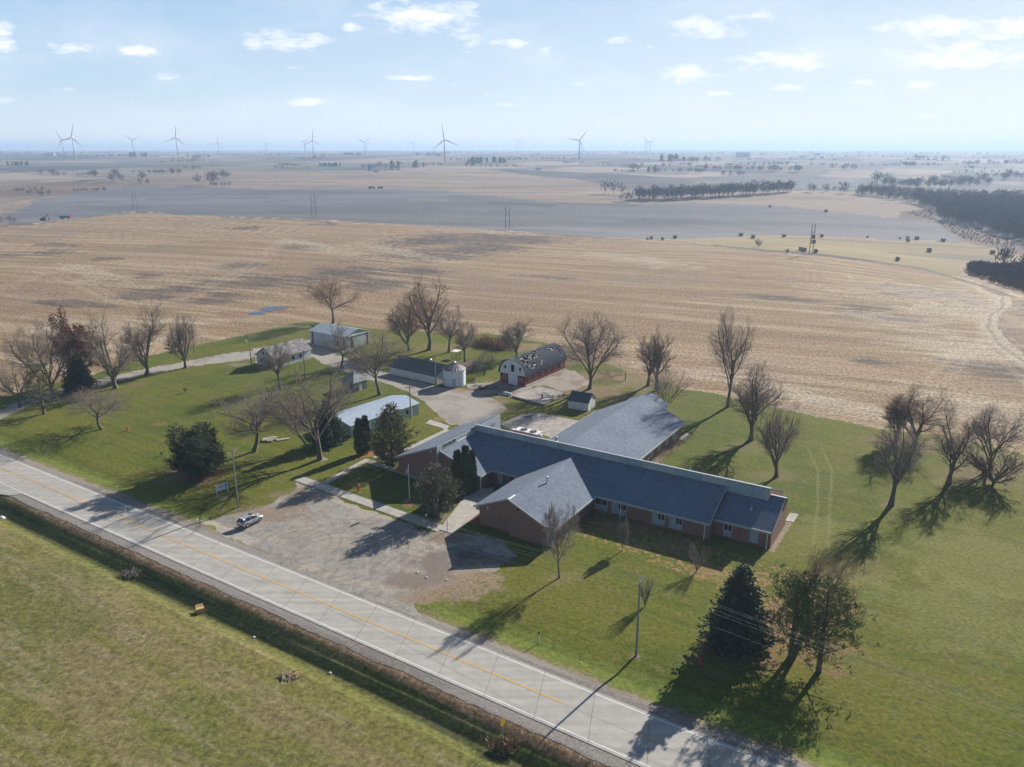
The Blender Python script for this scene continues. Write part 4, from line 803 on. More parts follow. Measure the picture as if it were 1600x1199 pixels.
for x in np.linspace(2.0, l-2.5, 6): w_ = boxpart(rb, 'window', M_oldw, (x,x+0.9,-0.05,0,1.3,2.1)); boxpart(w_, 'pane', M_dark, (x+0.1,x+0.8,-0.07,-0.05,1.4,2.0))
boxpart(rb, 'foundation', M_walk2, (0.0,l,-0.45,-0.0,-0.2,0.25))
# small white shed with a dark roof
A = G0(888,638); B = G0(919,643)
ws, l = gable('small_white_shed', 'small white clapboard shed with a steep dark roof near the concrete slab', 'shed', A, B, 4.6, 2.1, 3.9, M_oldw, mat('dark_shed_roof', (0.07,0.09,0.11), 0.95, 0.15, 2), 0.15)
boxpart(ws, 'vent', M_dark, (l,l+0.03,2.1,2.5,2.6,3.1))
# rusty wire crib behind the bin
q = G0(716,560); cr = thing('wire_corn_crib', 'weathered grey wooden frame crib standing behind the grain bin', 'crib', (q[0], q[1], 0), R(-30)); b = MB()
for x in (-1.6,0,1.6):
    for y in (-1.2,1.2): b.tube((x,y,0),(x,y,2.2),0.07,0.07,5)
for z in (0.4,1.0,1.6,2.2): 
    for y in (-1.2,1.2): b.tube((-1.6,y,z),(1.6,y,z),0.05,0.05,5)
b.build('frame', mat('grey_timber', (0.25,0.24,0.23), 0.9, 0.2, 4), cr); boxpart(cr, 'roof_board', M_oldw, (-1.9,0.4,-1.4,1.4,2.25,2.32))
# low shed right of the bin
A = G0(724,583)
ls, l = gable('low_lean_shed', 'low grey shed half hidden by brush right of the grain bin', 'shed', A, A+np.array([6.0,7.5])*0.7, 3.5, 1.4, 2.2, mat('grey_shed_boards', (0.40,0.42,0.45), .9, .15, 2), mat('brown_shed_roof', (0.14,0.10,0.09), .95, .2, 2), 0.2)
# rooftop-style cooling unit on the ground behind the building
q = G0(806,680); q2 = G0(843,690); hv = thing('cooling_unit', 'large white cooling unit with two round fans behind the brick building', 'cooling unit', (0.4, 163.6, 0), R(-33))
boxpart(hv, 'cabinet', M_trim, (0,6.0,0,2.3,1.1,2.5)); boxpart(hv, 'coil', mat('coil_grille', (0.30,0.22,0.18), .7, .2, 6), (0.1,5.9,-0.04,0.02,1.2,2.3)); boxpart(hv, 'base_frame', M_met, (0.1,5.9,0.1,2.2,0,1.08))
for x in (2.0,4.4):
    b = MB(); b.tube((x,1.15,2.5),(x,1.15,2.62),0.85,0.85,20); f_ = b.build('fan', M_met, hv); b = MB(); b.tube((x,1.15,2.62),(x,1.15,2.63),0.74,0.74,20); b.build('grille', M_dark, f_); b = MB(); b.tube((x,1.15,2.63),(x,1.15,2.70),0.15,0.15,10); b.build('hub', M_trim, f_)
for k, (x, y) in enumerate(((-0.5,0.2),(6.4,0.6))):
    b = MB(); b.lathe([(0.35,0),(0.35,1.9),(0.48,2.0),(0.5,2.35),(0.15,2.6)], (x, y), 14); b.build('exhaust_stack', M_trim, hv)
# ---------------------------------------------------------------- trees
M_bark = mat('bark', (0.15,0.125,0.105), 0.95, 0.2, 3); M_twig = mat('twigs', (0.24,0.195,0.165), 0.95, 0.15, 0.8); M_twigr = mat('reddish_twigs', (0.23,0.15,0.11), 0.95, 0.15, 0.8)
M_twigp = mat('pale_twigs', (0.27,0.235,0.21), 0.95, 0.12, 0.8); M_pine = mat('pine_bark', (0.13,0.105,0.085), 0.95, 0.2, 3)
def unit(v): return v/(np.linalg.norm(v)+1e-9)
def grow(S, R_, p, d, ln, r, lev, maxlev, cfg):
    """append segments to S[level]; recursive limbs"""
    nseg = 4 if lev == 0 else (4 if lev == 1 else (3 if lev < maxlev else 2))
    pts = [p]; ds = [d]; rr = [r]; end_r = r*(0.55 if lev < 2 else 0.4)
    for i in range(nseg):
        d = unit(d+R_.normal(0, cfg['wob'], 3)+np.array([0,0,cfg['up'] if lev > 0 else 0.0]))
        p = p+d*ln/nseg; pts.append(p); ds.append(d); rr.append(r+(end_r-r)*(i+1)/nseg)
        S[lev].append((*pts[-2], *pts[-1], rr[-2], rr[-1]))
    if lev >= maxlev: return
    nb = cfg['n'][lev]
    for k in range(nb):
        t = (cfg['start'][lev]+(1-cfg['start'][lev])*((k+R_.random()*0.8)/nb)); t = min(t, 0.99)
        i = min(int(t*nseg), nseg-1); f = t*nseg-i; q = pts[i]+(pts[i+1]-pts[i])*f; dd = ds[i+1]
        ang = R(cfg['ang'][lev])*(0.7+0.6*R_.random()); az_ = k*2.4+R_.random()*1.2
        u = unit(np.cross(dd, np.array([0.3,0.2,0.9]) if abs(dd[2]) < 0.95 else np.array([1.0,0,0]))); w_ = np.cross(dd, u)
        nd = unit(math.cos(ang)*dd+math.sin(ang)*(math.cos(az_)*u+math.sin(az_)*w_))
        if lev >= 1 and nd[2] < -0.15: nd[2] = abs(nd[2])*0.3; nd = unit(nd)
        l2 = ln*cfg['len'][lev]*(0.75+0.5*R_.random())*(1.1-0.45*t if lev > 0 else 1.0)
        grow(S, R_, q, nd, l2, max((r+(end_r-r)*t)*cfg['rad'], 0.0006), lev+1, maxlev, cfg)
STY = {
 'round': dict(n=[8,8,9,9], start=[0.55,0.25,0.2,0.1], ang=[46,52,50,45], len=[1.25,0.55,0.60,0.60], rad=0.55, wob=0.13, up=0.03),
 'vase':  dict(n=[8,8,9,9], start=[0.25,0.3,0.2,0.1], ang=[34,46,48,45], len=[2.4,0.46,0.58,0.6], rad=0.60, wob=0.11, up=0.05),
 'tall':  dict(n=[9,8,9,8], start=[0.30,0.25,0.2,0.1], ang=[34,46,46,44], len=[1.0,0.46,0.55,0.6], rad=0.55, wob=0.10, up=0.07),
 'spread':dict(n=[7,8,8,8], start=[0.65,0.2,0.2,0.1], ang=[58,45,42,40], len=[1.9,0.5,0.5,0.5], rad=0.6, wob=0.14, up=0.04),
 'bush':  dict(n=[14,6,6,4], start=[0.05,0.2,0.2,0.1], ang=[32,28,30,30], len=[4.0,0.45,0.5,0.5], rad=0.6, wob=0.09, up=0.08)}
def bare_arrays(seed, style, height, width, tr, lean=0.0, leandir=0.0, twig=1.0):
    R_ = np.random.default_rng(seed); cfg = STY[style]; S = [[] for _ in range(5)]
    t0 = {'round':0.36,'vase':0.16,'tall':0.42,'spread':0.28,'bush':0.07}[style]
    d0 = unit(np.array([math.cos(leandir)*lean, math.sin(leandir)*lean, 1.0]))
    grow(S, R_, np.zeros(3), d0, t0, 0.03, 0, 4 if height > 5 else 3, cfg)
    A_ = [np.array(s) if s else np.zeros((0, 8)) for s in S]
    allp = np.concatenate([a[:, 3:6] for a in A_ if len(a)]); zt = np.percentile(allp[:,2], 99.5)
    cx_ = (np.percentile(allp[:,0], 1.5)+np.percentile(allp[:,0], 98.5))/2; cy_ = (np.percentile(allp[:,1], 1.5)+np.percentile(allp[:,1], 98.5))/2
    rw = max(np.percentile(np.abs(allp[:,0]-cx_), 97), 1e-3); ry_ = max(np.percentile(np.abs(allp[:,1]-cy_), 97), 1e-3)
    if not lean and style != 'bush':
        # open the crown towards a rounded envelope, level by level of height
        env = {'round':(.60,.50),'vase':(.64,.50),'tall':(.60,.56),'spread':(.55,.48)}[style]
        nb_ = 10; rr_a = np.hypot(allp[:,0]-cx_, allp[:,1]-cy_); zz = allp[:,2]/zt; zc = (np.arange(nb_)+.5)/nb_; fac = np.ones(nb_)
        for i_ in range(nb_):
            k_ = np.abs(zz-zc[i_]) < .09
            if k_.sum() > 12 and zc[i_] > 0.2:
                tg = rw*math.sqrt(max(1-((zc[i_]-env[0])/env[1])**2, 0.05)); fac[i_] = np.clip(tg/max(np.percentile(rr_a[k_], 90), 1e-3), 0.6, 1.9)
        fac = np.convolve(np.pad(fac, 1, 'edge'), [.25,.5,.25], 'valid')
        for a in A_:
            if not len(a): continue
            for o in (0, 3):
                zr = a[:, o+2]/zt; f_ = np.interp(zr, zc, fac); f_ = 1+(f_-1)*np.clip((zr-.15)/.25, 0, 1)
                sh = np.clip(zr*1.6, 0, 1); a[:, o] = (a[:, o]-cx_*sh)*f_+cx_*sh; a[:, o+1] = (a[:, o+1]-cy_*sh)*f_+cy_*sh
    sx = width/2/rw; sy = width/2/ry_; sz = height/zt
    for a in A_:
        if not len(a): continue
        for o in (0, 3):
            z = a[:, o+2]/zt; sh = np.clip(z*1.6, 0, 1)*(0 if lean else 1)
            a[:, o] = (a[:, o]-cx_*sh)*sx; a[:, o+1] = (a[:, o+1]-cy_*sh)*sy; a[:, o+2] *= sz
    rmul = tr/0.03
    for i, a in enumerate(A_):
        if len(a): a[:, 6:8] = np.maximum(a[:, 6:8]*rmul, [0.08,0.042,0.018,0.010,0.0088][i]*twig*min(1.0, height/9+0.25))
    # flare at the foot
    A_[0][0, 6] *= 1.35
    return A_
def bare_tree(name, label, bx, by, ty, wpx, style='round', seed=1, tr=None, cx=None, m=None, lean=0.0, group='bare trees around the yard', cat='tree', twig=1.0, ld=0.0, shear=0.0):
    b = P(bx, by); h = max(htop(b, ty), 1.0); w_ = max(wpx*mpp(b), 0.8)
    tr = tr or 0.022*h+0.10
    A_ = bare_arrays(seed, style, h, w_, tr, lean, ld, twig)
    if shear:
        for a in A_:
            if len(a):
                for o in (0, 3): a[:, o] += shear*mpp(b)*np.clip(a[:, o+2]/h, 0, 1)**0.8
    th = thing(name, label, cat, b, 0.0, group)
    V1, F1 = segs_mesh(np.concatenate([A_[0], A_[1]]), 6); mesh_from('trunk', V1, F1, M_bark, th, smooth=True)
    rest = [a for a in A_[2:3] if len(a)]; fine = [a for a in A_[3:] if len(a)]
    V2, F2 = segs_mesh(np.concatenate(rest), 4); V3, F3 = segs_mesh(np.concatenate(fine), 3)
    # triangles sheets of 3-sided twigs share quads
    mesh_from('crown', np.concatenate([V2, V3]), np.concatenate([F2, F3+len(V2)]), m or M_twig, th)
    return th, A_, h
TREES = [ # name-less rows: label, base x, base y, top y, width px, style, seed, kw
 ('small twisted bare tree at the far left edge beside the drive', 31,637,563,58,'spread',11,{}),
 ('broad bare tree with several limbs left of the brown-leaved oak', 83,616,497,112,'vase',12,dict(tr=.45)),
 ('bare tree just right of the oak, in front of the drive', 181,607,487,78,'vase',13,{}),
 ('wide bare tree with a thick trunk, second from the right by the drive', 229,586,476,88,'vase',14,dict(tr=.5)),
 ('bare tree beside the drive, nearest the white outbuilding', 290,575,491,62,'vase',15,{}),
 ('low spreading bare tree nearest the road on the left lawn', 159,671,604,100,'round',16,dict(tr=.36)),
 ('round bare tree between the dark evergreen and the tall leaning one', 397,706,590,112,'round',17,dict(m='p')),
 ('tallest bare tree on the front lawn with a pale thick trunk', 500,718,562,122,'tall',18,dict(tr=.5)),
 ('leaning bare limbed tree left of the tall front lawn tree', 484,703,606,72,'tall',19,dict(shear=-52,tr=.24)),
 ('slim bare tree in front of the white outbuilding', 437,607,532,50,'round',20,{}),
 ('bare tree in front of the steel machine shed', 534,576,500,76,'spread',21,{}),
 ('big bare tree behind the green metal shed', 593,617,508,98,'round',22,dict(tr=.45)),
 ('tall brownish bare tree standing highest behind the long white barn', 670,547,427,72,'tall',23,dict(m='r')),
 ('bare tree with a dark trunk right of the tallest one behind the barn', 701,551,478,56,'round',24,{}),
 ('multi-stemmed bare tree left of the tallest one behind the barn', 639,548,466,74,'vase',25,dict(m='r')),
 ('small bare tree right behind the grain bin', 727,567,504,44,'round',26,{}),
 ('bare tree rising behind the steel machine shed', 521,505,430,82,'round',27,dict(m='r')),
 ('bare tree left of the red barn, behind its roof', 807,558,498,56,'vase',28,{}),
 ('small low bare tree between the grain bin and the red barn', 757,586,548,44,'spread',29,{}),
 ('large vase shaped bare tree right of the red barn', 921,608,486,106,'vase',30,dict(tr=.5)),
 ('thin bare tree with two limbs near the field edge, left of its pair', 1012,603,522,40,'tall',31,{}),
 ('thin bare tree near the field edge, right of its pair', 1027,610,516,42,'tall',32,{}),
 ('bushy bare tree at the far corner of the rear wing', 1040,642,575,62,'bush',33,dict(tr=.16)),
 ('tall narrow bare tree at the field edge with a long shadow', 1137,636,486,66,'tall',34,dict(tr=.4)),
 ('wide dark bare tree right of the rear wing with a gnarled trunk', 1173,688,566,90,'vase',35,dict(tr=.5)),
 ('round bare tree nearest the right end of the brick building', 1213,745,632,80,'vase',36,dict(tr=.38)),
 ('bare tree furthest left of the right-hand group', 1399,691,606,58,'vase',37,{}),
 ('many-stemmed bare tree in the middle back of the right-hand group', 1430,697,603,96,'vase',38,dict(m='r',tr=.36)),
 ('bare tree standing forward of the right-hand group, nearest the building', 1392,790,655,72,'tall',39,dict(tr=.42,m='p')),
 ('leaning bare tree in the right-hand group with a branching shadow', 1482,756,636,70,'tall',40,dict(tr=.42)),
 ('bare tree at the right edge rising from a dense thicket', 1548,732,630,80,'vase',45,dict(tr=.34)),
 ('slender upright young bare tree in front of the front wing', 874,903,788,56,'tall',42,dict(tr=.13,m='p')),
 ('tiny bare sapling on the lawn by the long building', 972,861,813,22,'round',43,dict(tr=.07,m='p')),
 ('leaning bare tree with a pinkish grey crown behind the two pines', 1240,1024,862,118,'round',44,dict(shear=52,tr=.34,m='r')),
]
MK = {'r': M_twigr, 'p': M_twigp}
for lab, bx, by, ty, wpx, sty, sd, kw in TREES:
    kw = dict(kw); kw['m'] = MK.get(kw.get('m'), M_twig)
    bare_tree('bare_tree', lab, bx, by, ty, wpx, sty, sd, **kw)
for lab, bx, by, ty, wpx, sd, mm_ in [('round pale bush on the lawn below the long building', 1088,894,854,34,51,'p'),('upright narrow bush beside the right utility pole', 1008,948,902,26,52,'p'),
    ('dense dark thicket bush at the right edge of the lawn', 1552,757,704,84,53,'r'),('low brown bush beside the left back of the right-hand group', 1383,690,676,36,54,'r'),('brown bush at the foot of the many-stemmed right tree', 1436,700,680,44,55,'r'),
    ('tiny bare shrub alone on the left lawn', 290,614,604,7,56,'r'),('low dark brush mound right of the tall grass', 783,545,530,40,57,'r'),('brown brush between the grain bin and the small bare tree', 740,578,560,44,58,'r'),
    ('tiny twig stump shrub near the dark evergreen', 253,712,705,5,59,'r'),('low brown shrub in front of the barn tree', 800,548,538,30,60,'r'),('dry brown brush clump at the field edge behind the large vase tree', 905,566,548,56,61,'r'),
    ('dry brush clump right of the large vase tree', 955,590,578,40,62,'r')]:
    bare_tree('shrub', lab, bx, by, ty, wpx, 'bush', sd, tr=0.05, m=MK[mm_], cat='shrub', group='bare shrubs and brush', twig=0.9 if sd != 53 else 2.6)

# --- leaf clump foliage
def tint_mat(name, c, var=0.25, rough=0.8, scale=1.2):
    m = mat(name, c, rough, var, scale); return m
M_spruce = mat('spruce_needles', (0.040,0.066,0.048), 0.85, 0.1, 0.9, col2=(0.10,0.14,0.085)); M_pineN = mat('pine_needles', (0.065,0.105,0.030), 0.85, 0.1, 1.3, col2=(0.15,0.20,0.055))
M_cedar = mat('cedar_foliage', (0.080,0.092,0.040), 0.85, 0.1, 0.8, col2=(0.21,0.185,0.08)); M_arb = mat('arborvitae_foliage', (0.040,0.060,0.026), 0.85, 0.1, 1.0, col2=(0.13,0.145,0.055))
M_dead = mat('dry_brown_leaves', (0.13,0.045,0.025), 0.9, 0.1, 1.5, col2=(0.25,0.10,0.055)); M_olive = mat('greyish_juniper', (0.10,0.105,0.070), 0.85, 0.1, 1.0, col2=(0.23,0.22,0.14))
def blades(R_, C, D, n, size, asp=0.28, spread=0.8):
    """n small blades round each centre C (m,3) pointing roughly along D"""
    m_ = len(C); Ci = np.repeat(C, n, 0); Di = np.repeat(D, n, 0)+R_.normal(0, spread, (m_*n, 3)); Di /= np.linalg.norm(Di, axis=1, keepdims=True)+1e-9
    sd = np.cross(Di, R_.normal(0, 1, (m_*n, 3))); sd /= np.linalg.norm(sd, axis=1, keepdims=True)+1e-9
    s = size*(0.6+0.8*R_.random((m_*n, 1))); Ci = Ci+R_.normal(0, size*0.35, (m_*n, 3))
    V = np.stack([Ci-sd*s*asp*0.5, Ci+Di*s*0.55-sd*s*asp, Ci+Di*s, Ci+Di*s*0.5+sd*s*asp], 1).reshape(-1, 3)
    F = np.arange(m_*n*4).reshape(-1, 4); return V, F
def conifer(name, label, bx, by, ty, wpx, kind, seed, m, group='evergreen trees'):
    b = P(bx, by); h = max(htop(b, ty), 1.0); w_ = wpx*mpp(b); R_ = np.random.default_rng(seed); rad = w_/2
    th = thing(name, label, 'evergreen tree', b, 0.0, group)
    C = []; D = []; S = []; trunk_r = 0.02*h+0.06
    S.append((0,0,0, 0,0,h*0.5, trunk_r*1.2, trunk_r*0.7)); S.append((0,0,h*0.5, 0,0,h*0.97, trunk_r*0.7, 0.03))
    ph = R_.random(8)*6.28
    def lob(a): return 1+0.10*math.sin(2*a+ph[0])+0.09*math.sin(3*a+ph[1])+0.06*math.sin(5*a+ph[2])
    if kind == 'spruce':
        nl = int(h*2.9)
        for i in range(nl):
            z = h*(0.05+0.93*i/nl); f = (1-z/h); rr0 = rad*min(1.0, (f*1.25)**0.85+0.03)*(0.85+0.3*R_.random())
            k = int(7+9*f)
            for j in range(k):
                a = j*2*math.pi/k+i*1.7+R_.random()*0.3; r1 = rr0*lob(a)*(0.66+0.46*R_.random()); dr = -0.25
                e = np.array([math.cos(a)*r1, math.sin(a)*r1, z+dr*r1*0.6+0.12*r1]); st_ = np.array([0,0,z])
                if z < h*0.9: S.append((*st_, *(st_+(e-st_)*0.85), 0.05, 0.02))
                ns = max(2, int(r1/0.30))
                for q in range(ns):
                    t = 0.30+0.70*(q+R_.random())/ns; p = st_+(e-st_)*t; C.append(p+R_.normal(0, 0.10, 3)); D.append([math.cos(a)*1.0, math.sin(a)*1.0, 0.25])
        bn_, bs_, ba = 5, 0.42, 0.26
    elif kind == 'pine':
        for i in range(int(h*5.8)):
            z = h*(0.16+0.82*(i/(h*5.8))**0.9); f = 1-z/h; rr0 = rad*(0.35+0.75*math.sin(min(f*1.45+0.15, 1.6)))*(0.55+0.6*R_.random())
            a = i*2.4+R_.random(); r1 = rr0*lob(a); e = np.array([math.cos(a)*r1, math.sin(a)*r1, z+0.18*r1]); st_ = np.array([0,0,z-0.1*r1]); S.append((*st_, *e, 0.07, 0.02))
            for q in range(max(3, int(r1*2.2))):
                t = 0.45+0.6*R_.random(); p = st_+(e-st_)*t+R_.normal(0, 0.16+0.12*r1, 3)*np.array([1,1,0.6]); 
                for _ in range(3): C.append(p+R_.normal(0, 0.16, 3)); D.append([math.cos(a)*.5, math.sin(a)*.5, 0.8])
        bn_, bs_, ba = 6, 0.36, 0.13
    elif kind == 'column':
        nC = int(h*rad*2*60)
        zz = R_.random(nC)**0.85*h; a = R_.random(nC)*6.283; f = zz/h
        rr0 = rad*np.clip(np.minimum(1.0, (1-f)*2.4)**0.6, 0.08, 1)*np.clip(0.75+f*1.5, 0, 1)*(0.72+0.3*R_.random(nC))*np.array([lob(x) for x in a])
        C = np.stack([np.cos(a)*rr0, np.sin(a)*rr0, zz+0.15], 1); D = np.stack([np.cos(a)*.4, np.sin(a)*.4, np.ones(nC)], 1)
        bn_, bs_, ba = 4, 0.36, 0.3
    else:   # many ascending boughs ending in tufts; 'mound' has several leaders
        leaders = [(0.0, 0.0, 1.0)] if kind == 'cedar' else [(math.cos(k*1.05+.4)*rad*(.16+.34*(k % 2)), math.sin(k*.9+.4)*rad*(.16+.34*(k % 2)), 0.70+0.30*R_.random()) for k in range(9)]
        for (lx, ly, hf_) in leaders:
            hl = h*hf_; rl = rad*(1.0 if kind == 'cedar' else 0.66); S.append((lx*.3, ly*.3, 0, lx, ly, hl*.9, trunk_r*.7, 0.03))
            nbh = int((15 if kind == 'cedar' else 10)*h)
            for i in range(nbh):
                f = (i+.5)/nbh; z0 = hl*(0.03+0.90*f); a = i*2.4+R_.random()*.8
                env = (math.sin(math.pi*min(1.0, 0.20+0.78*f))**0.75 if kind == 'cedar' else (1-f)**.45*min(1.0, .55+2*f))
                r1 = rl*max(env, .06)*lob(a+z0*.5)*(0.60+0.48*R_.random()); up_ = 0.55*r1
                st_ = np.array([lx*(.3+.7*f), ly*(.3+.7*f), max(z0-up_*.8, .1)]); e = np.array([st_[0]+math.cos(a)*r1, st_[1]+math.sin(a)*r1, min(st_[2]+up_, h*.98)])
                S.append((*st_, *(st_+(e-st_)*.8), 0.045, 0.015)); nt_ = max(2, int(r1/0.42))
                for q in range(nt_):
                    t = 0.35+0.68*(q+R_.random())/nt_; p = st_+(e-st_)*t+R_.normal(0, .10, 3); dd = unit(e-st_)+np.array([0,0,.35])
                    for _ in range(3): C.append(p+R_.normal(0, .13, 3)); D.append(dd)
        bn_, bs_, ba = 4, 0.38, 0.17
    C = np.array(C); D = np.array(D, float); C[:,2] = np.minimum(C[:,2], h*0.985)
    bs2 = bs_*min(1.0, 0.45+h/14)
    V, F = blades(R_, C, D, bn_, bs2, ba, 0.55 if kind in ('spruce','column') else 0.75)
    V[:,2] = np.maximum(V[:,2], 0.02)
    Vt, Ft = segs_mesh(np.array(S), 5); mesh_from('trunk', Vt, Ft, M_pine, th, smooth=True); mesh_from('foliage', V, F, m, th); return th
for q in [('spruce_tree','big dense dark spruce on the right, left of the two pines',1150,1012,880,94,'spruce',71,M_spruce),
          ('pine_tree','open green pine with a straight trunk, nearest the big spruce',1235,1027,897,98,'pine',72,M_pineN),
          ('pine_tree','open green pine furthest right in the cluster by the road',1279,1050,908,98,'pine',73,M_pineN),
          ('evergreen_tree','wide dark multi-stemmed evergreen on the left lawn casting shade on the road',311,742,660,120,'mound',74,mat('dark_cedar', (0.038,0.054,0.028), .85, .1, .8, col2=(0.12,0.13,0.05))),
          ('cedar_tree','large cedar with a browned top in front of the green metal shed',613,724,626,72,'cedar',75,M_cedar),
          ('arborvitae','narrow dark arborvitae left of the large cedar, left of the pair',563,711,656,15,'column',76,M_arb),
          ('arborvitae','narrow dark arborvitae left of the large cedar, right of the pair',573,707,652,13,'column',77,M_arb),
          ('arborvitae','columnar arborvitae by the entrance, left and shortest of three',716,772,706,15,'column',78,M_arb),
          ('arborvitae','columnar arborvitae by the entrance, tallest in the middle of three',728,774,699,17,'column',79,M_arb),
          ('arborvitae','columnar arborvitae by the entrance, slim right one of three',738,770,706,12,'column',80,M_arb),
          ('juniper_tree','greyish round juniper beside the flagpole',683,803,722,76,'cedar',81,M_olive),
          ('spruce_tree','dark spruce behind the tallest lawn tree, left of the green shed',514,694,624,48,'spruce',82,M_spruce),
          ('spruce_tree','dark layered spruce under the brown-leaved oak',125,612,552,44,'spruce',83,M_spruce),
          ('spruce_tree','thin ragged spruce left of the layered one, near the drive',69,647,566,46,'pine',84,M_cedar)]:
    conifer(*q)
# oak that keeps its brown leaves
th, A_, h = bare_tree('oak_tree', 'oak holding rust-brown leaves behind the dark layered spruce', 126, 600, 489, 68, 'vase', 90, tr=.4, m=M_twigr, group='bare trees around the yard')
R_ = np.random.default_rng(91); tips = np.concatenate([A_[3][:, 3:6], A_[4][:, 3:6]]); tips = tips[(vnoise(tips[:,0]*0.6+tips[:,2]*0.4, tips[:,1]*0.6, 5) > 0.28)]; tips = tips[R_.random(len(tips)) < 0.7]
V, F = blades(R_, tips, np.tile([0,0,-0.3], (len(tips), 1)), 2, 0.34, 0.45, 1.0); mesh_from('leaves', V, F, M_dead, th)
# tall dry grass beside the barn
M_dry = mat('dry_tall_grass', (0.36,0.25,0.13), 0.9, 0.2, 1.5); R_ = np.random.default_rng(92)
a0 = P(752, 538); b0 = P(790, 544); n_ = 900; t = R_.random(n_)[:,None]; C = np.array(a0)+(np.array(b0)-np.array(a0))*t+np.stack([R_.normal(0,1.6,n_), R_.normal(0,1.6,n_), np.zeros(n_)],1); C[:,2] = 0
V, F = blades(R_, C, np.tile([0.1,0,2.0], (n_,1)), 5, 1.5, 0.06, 0.35); V[:,2] = np.maximum(V[:,2], 0); tag(mesh_from('tall_dry_grass', V, F, M_dry), kind='stuff', label='golden dry grass stand left of the red barn', cat='grass')
M_dryb = mat('dry_brown_weeds', (0.33,0.235,0.155), 0.9, 0.25, 2); 
# dead weeds along the near shoulder, clump round the yellow sign, and brush at the field's right end
R_ = np.random.default_rng(93); n_ = 3600; s = R_.uniform(-150, 60, n_); o = R_.normal(61.5, 0.33, n_); keep = fbm(s*0.5, o*2, 7, 2) > 0.42; s = s[keep]; o = o[keep]
X = s*RD[0]+o*RN[0]; Y = s*RD[1]+o*RN[1]; C = np.stack([X, Y, terrain(X, Y)], 1); V, F = blades(R_, C, np.tile([0,0,1.2], (len(C),1)), 4, 0.20, 0.08, 0.7)
tag(mesh_from('roadside_weeds', V, F, M_dryb), kind='stuff', label='band of dead brown weeds along the near road shoulder', cat='weeds')
R_ = np.random.default_rng(94); c = P(785, 1163); n_ = 260; C = np.stack([c[0]+R_.normal(0.3,0.9,n_), c[1]+R_.normal(-0.2,0.55,n_), np.full(n_, c[2])], 1); V, F = blades(R_, C, np.tile([0,0,1.5], (n_,1)), 4, 0.55, 0.08, 0.6)
tag(mesh_from('sign_weeds', V, F, M_dryb), kind='stuff', label='clump of dead weeds at the foot of the yellow sign', cat='weeds')

# ---------------------------------------------------------------- distant woods, groves and lone trees
M_wood = mat('far_bare_wood', (0.075,0.068,0.070), 0.95, 0.2, 0.05, col2=(0.15,0.13,0.125)); M_everg = mat('far_evergreen', (0.018,0.032,0.022), 0.9, 0.2, 0.05, col2=(0.045,0.062,0.035)); M_brush = mat('far_brush', (0.13,0.085,0.075), 0.95, 0.2, 0.05, col2=(0.20,0.13,0.11))
def fuzz_tree(R_, ht, wd, n=110, ever=False, tw=1.0):
    """crown of slender blades rising from a trunk; returns arrays at the origin"""
    u = R_.normal(0, 1, (n, 3)); u /= np.linalg.norm(u, axis=1, keepdims=True); rr = R_.random((n, 1))**0.45
    if ever: z = R_.random((n, 1)); C = np.concatenate([u[:, :2]*wd*0.5*(1-z*0.9)*(0.4+0.6*rr), z*ht*0.93], 1)
    else: C = u*rr*np.array([wd*0.42, wd*0.42, ht*0.33])+np.array([0,0,ht*0.58])
    D = C-np.array([0,0,ht*0.12]); D /= np.linalg.norm(D, axis=1, keepdims=True)
    V, F = blades(R_, C, D*(1.2 if not ever else 0.6), 1, (0.24 if not ever else 0.22)*ht*tw, 0.10 if not ever else 0.35, 0.35)
    S = [(0,0,-0.5, 0,0,ht*0.45, 0.028*ht, 0.018*ht)]
    if not ever:
        for k in range(6):
            a = k*1.05; S.append((0,0,ht*(0.22+0.03*k), math.cos(a)*wd*0.3, math.sin(a)*wd*0.3, ht*0.68, 0.015*ht, 0.006*ht))
    V2, F2 = segs_mesh(np.array(S), 4); return np.concatenate([V, V2]), np.concatenate([F, F2+len(V)])
R_ = np.random.default_rng(95); TB = [fuzz_tree(R_, 1.0, 0.95, 95) for _ in range(6)]; TE = [fuzz_tree(R_, 1.0, 0.55, 130, True) for _ in range(4)]; TBD = [fuzz_tree(R_, 1.0, 0.85, 170) for _ in range(4)]
def plant(name, label, pts, hts, kind='b', cat='woodland', stuff=True, group=None, m=None):
    T_ = TE if kind == 'e' else (TBD if kind == 'd' else TB); Vs = []; Fs = []; k = 0
    for (x, y), h_ in zip(pts, hts):
        V, F = T_[R_.integers(len(T_))]; a = R_.random()*6.28; c_, s_ = math.cos(a), math.sin(a); z = float(terrain(x, y))
        W_ = np.stack([V[:,0]*c_-V[:,1]*s_, V[:,0]*s_+V[:,1]*c_, V[:,2]], 1)*h_*np.array([1.0*R_.uniform(.85,1.2)]*2+[1.0]); W_ += np.array([x, y, z]); Vs.append(W_); Fs.append(F+k); k += len(V)
    o = mesh_from(name, np.concatenate(Vs), np.concatenate(Fs), m or (M_everg if kind == 'e' else M_wood))
    tag(o, label, cat, group, 'stuff' if stuff else None); return o
def scatter_poly(poly, dens_m, jit=0.5):
    x0, y0 = poly.min(0); x1, y1 = poly.max(0); nx = int((x1-x0)/dens_m)+1; ny = int((y1-y0)/dens_m)+1
    gx, gy = np.meshgrid(np.arange(nx), np.arange(ny)); X = x0+(gx.ravel()+R_.random(nx*ny)*jit*2-jit)*dens_m; Y = y0+(gy.ravel()+R_.random(nx*ny)*jit*2-jit)*dens_m
    k = pip(X, Y, poly); return np.stack([X[k], Y[k]], 1)
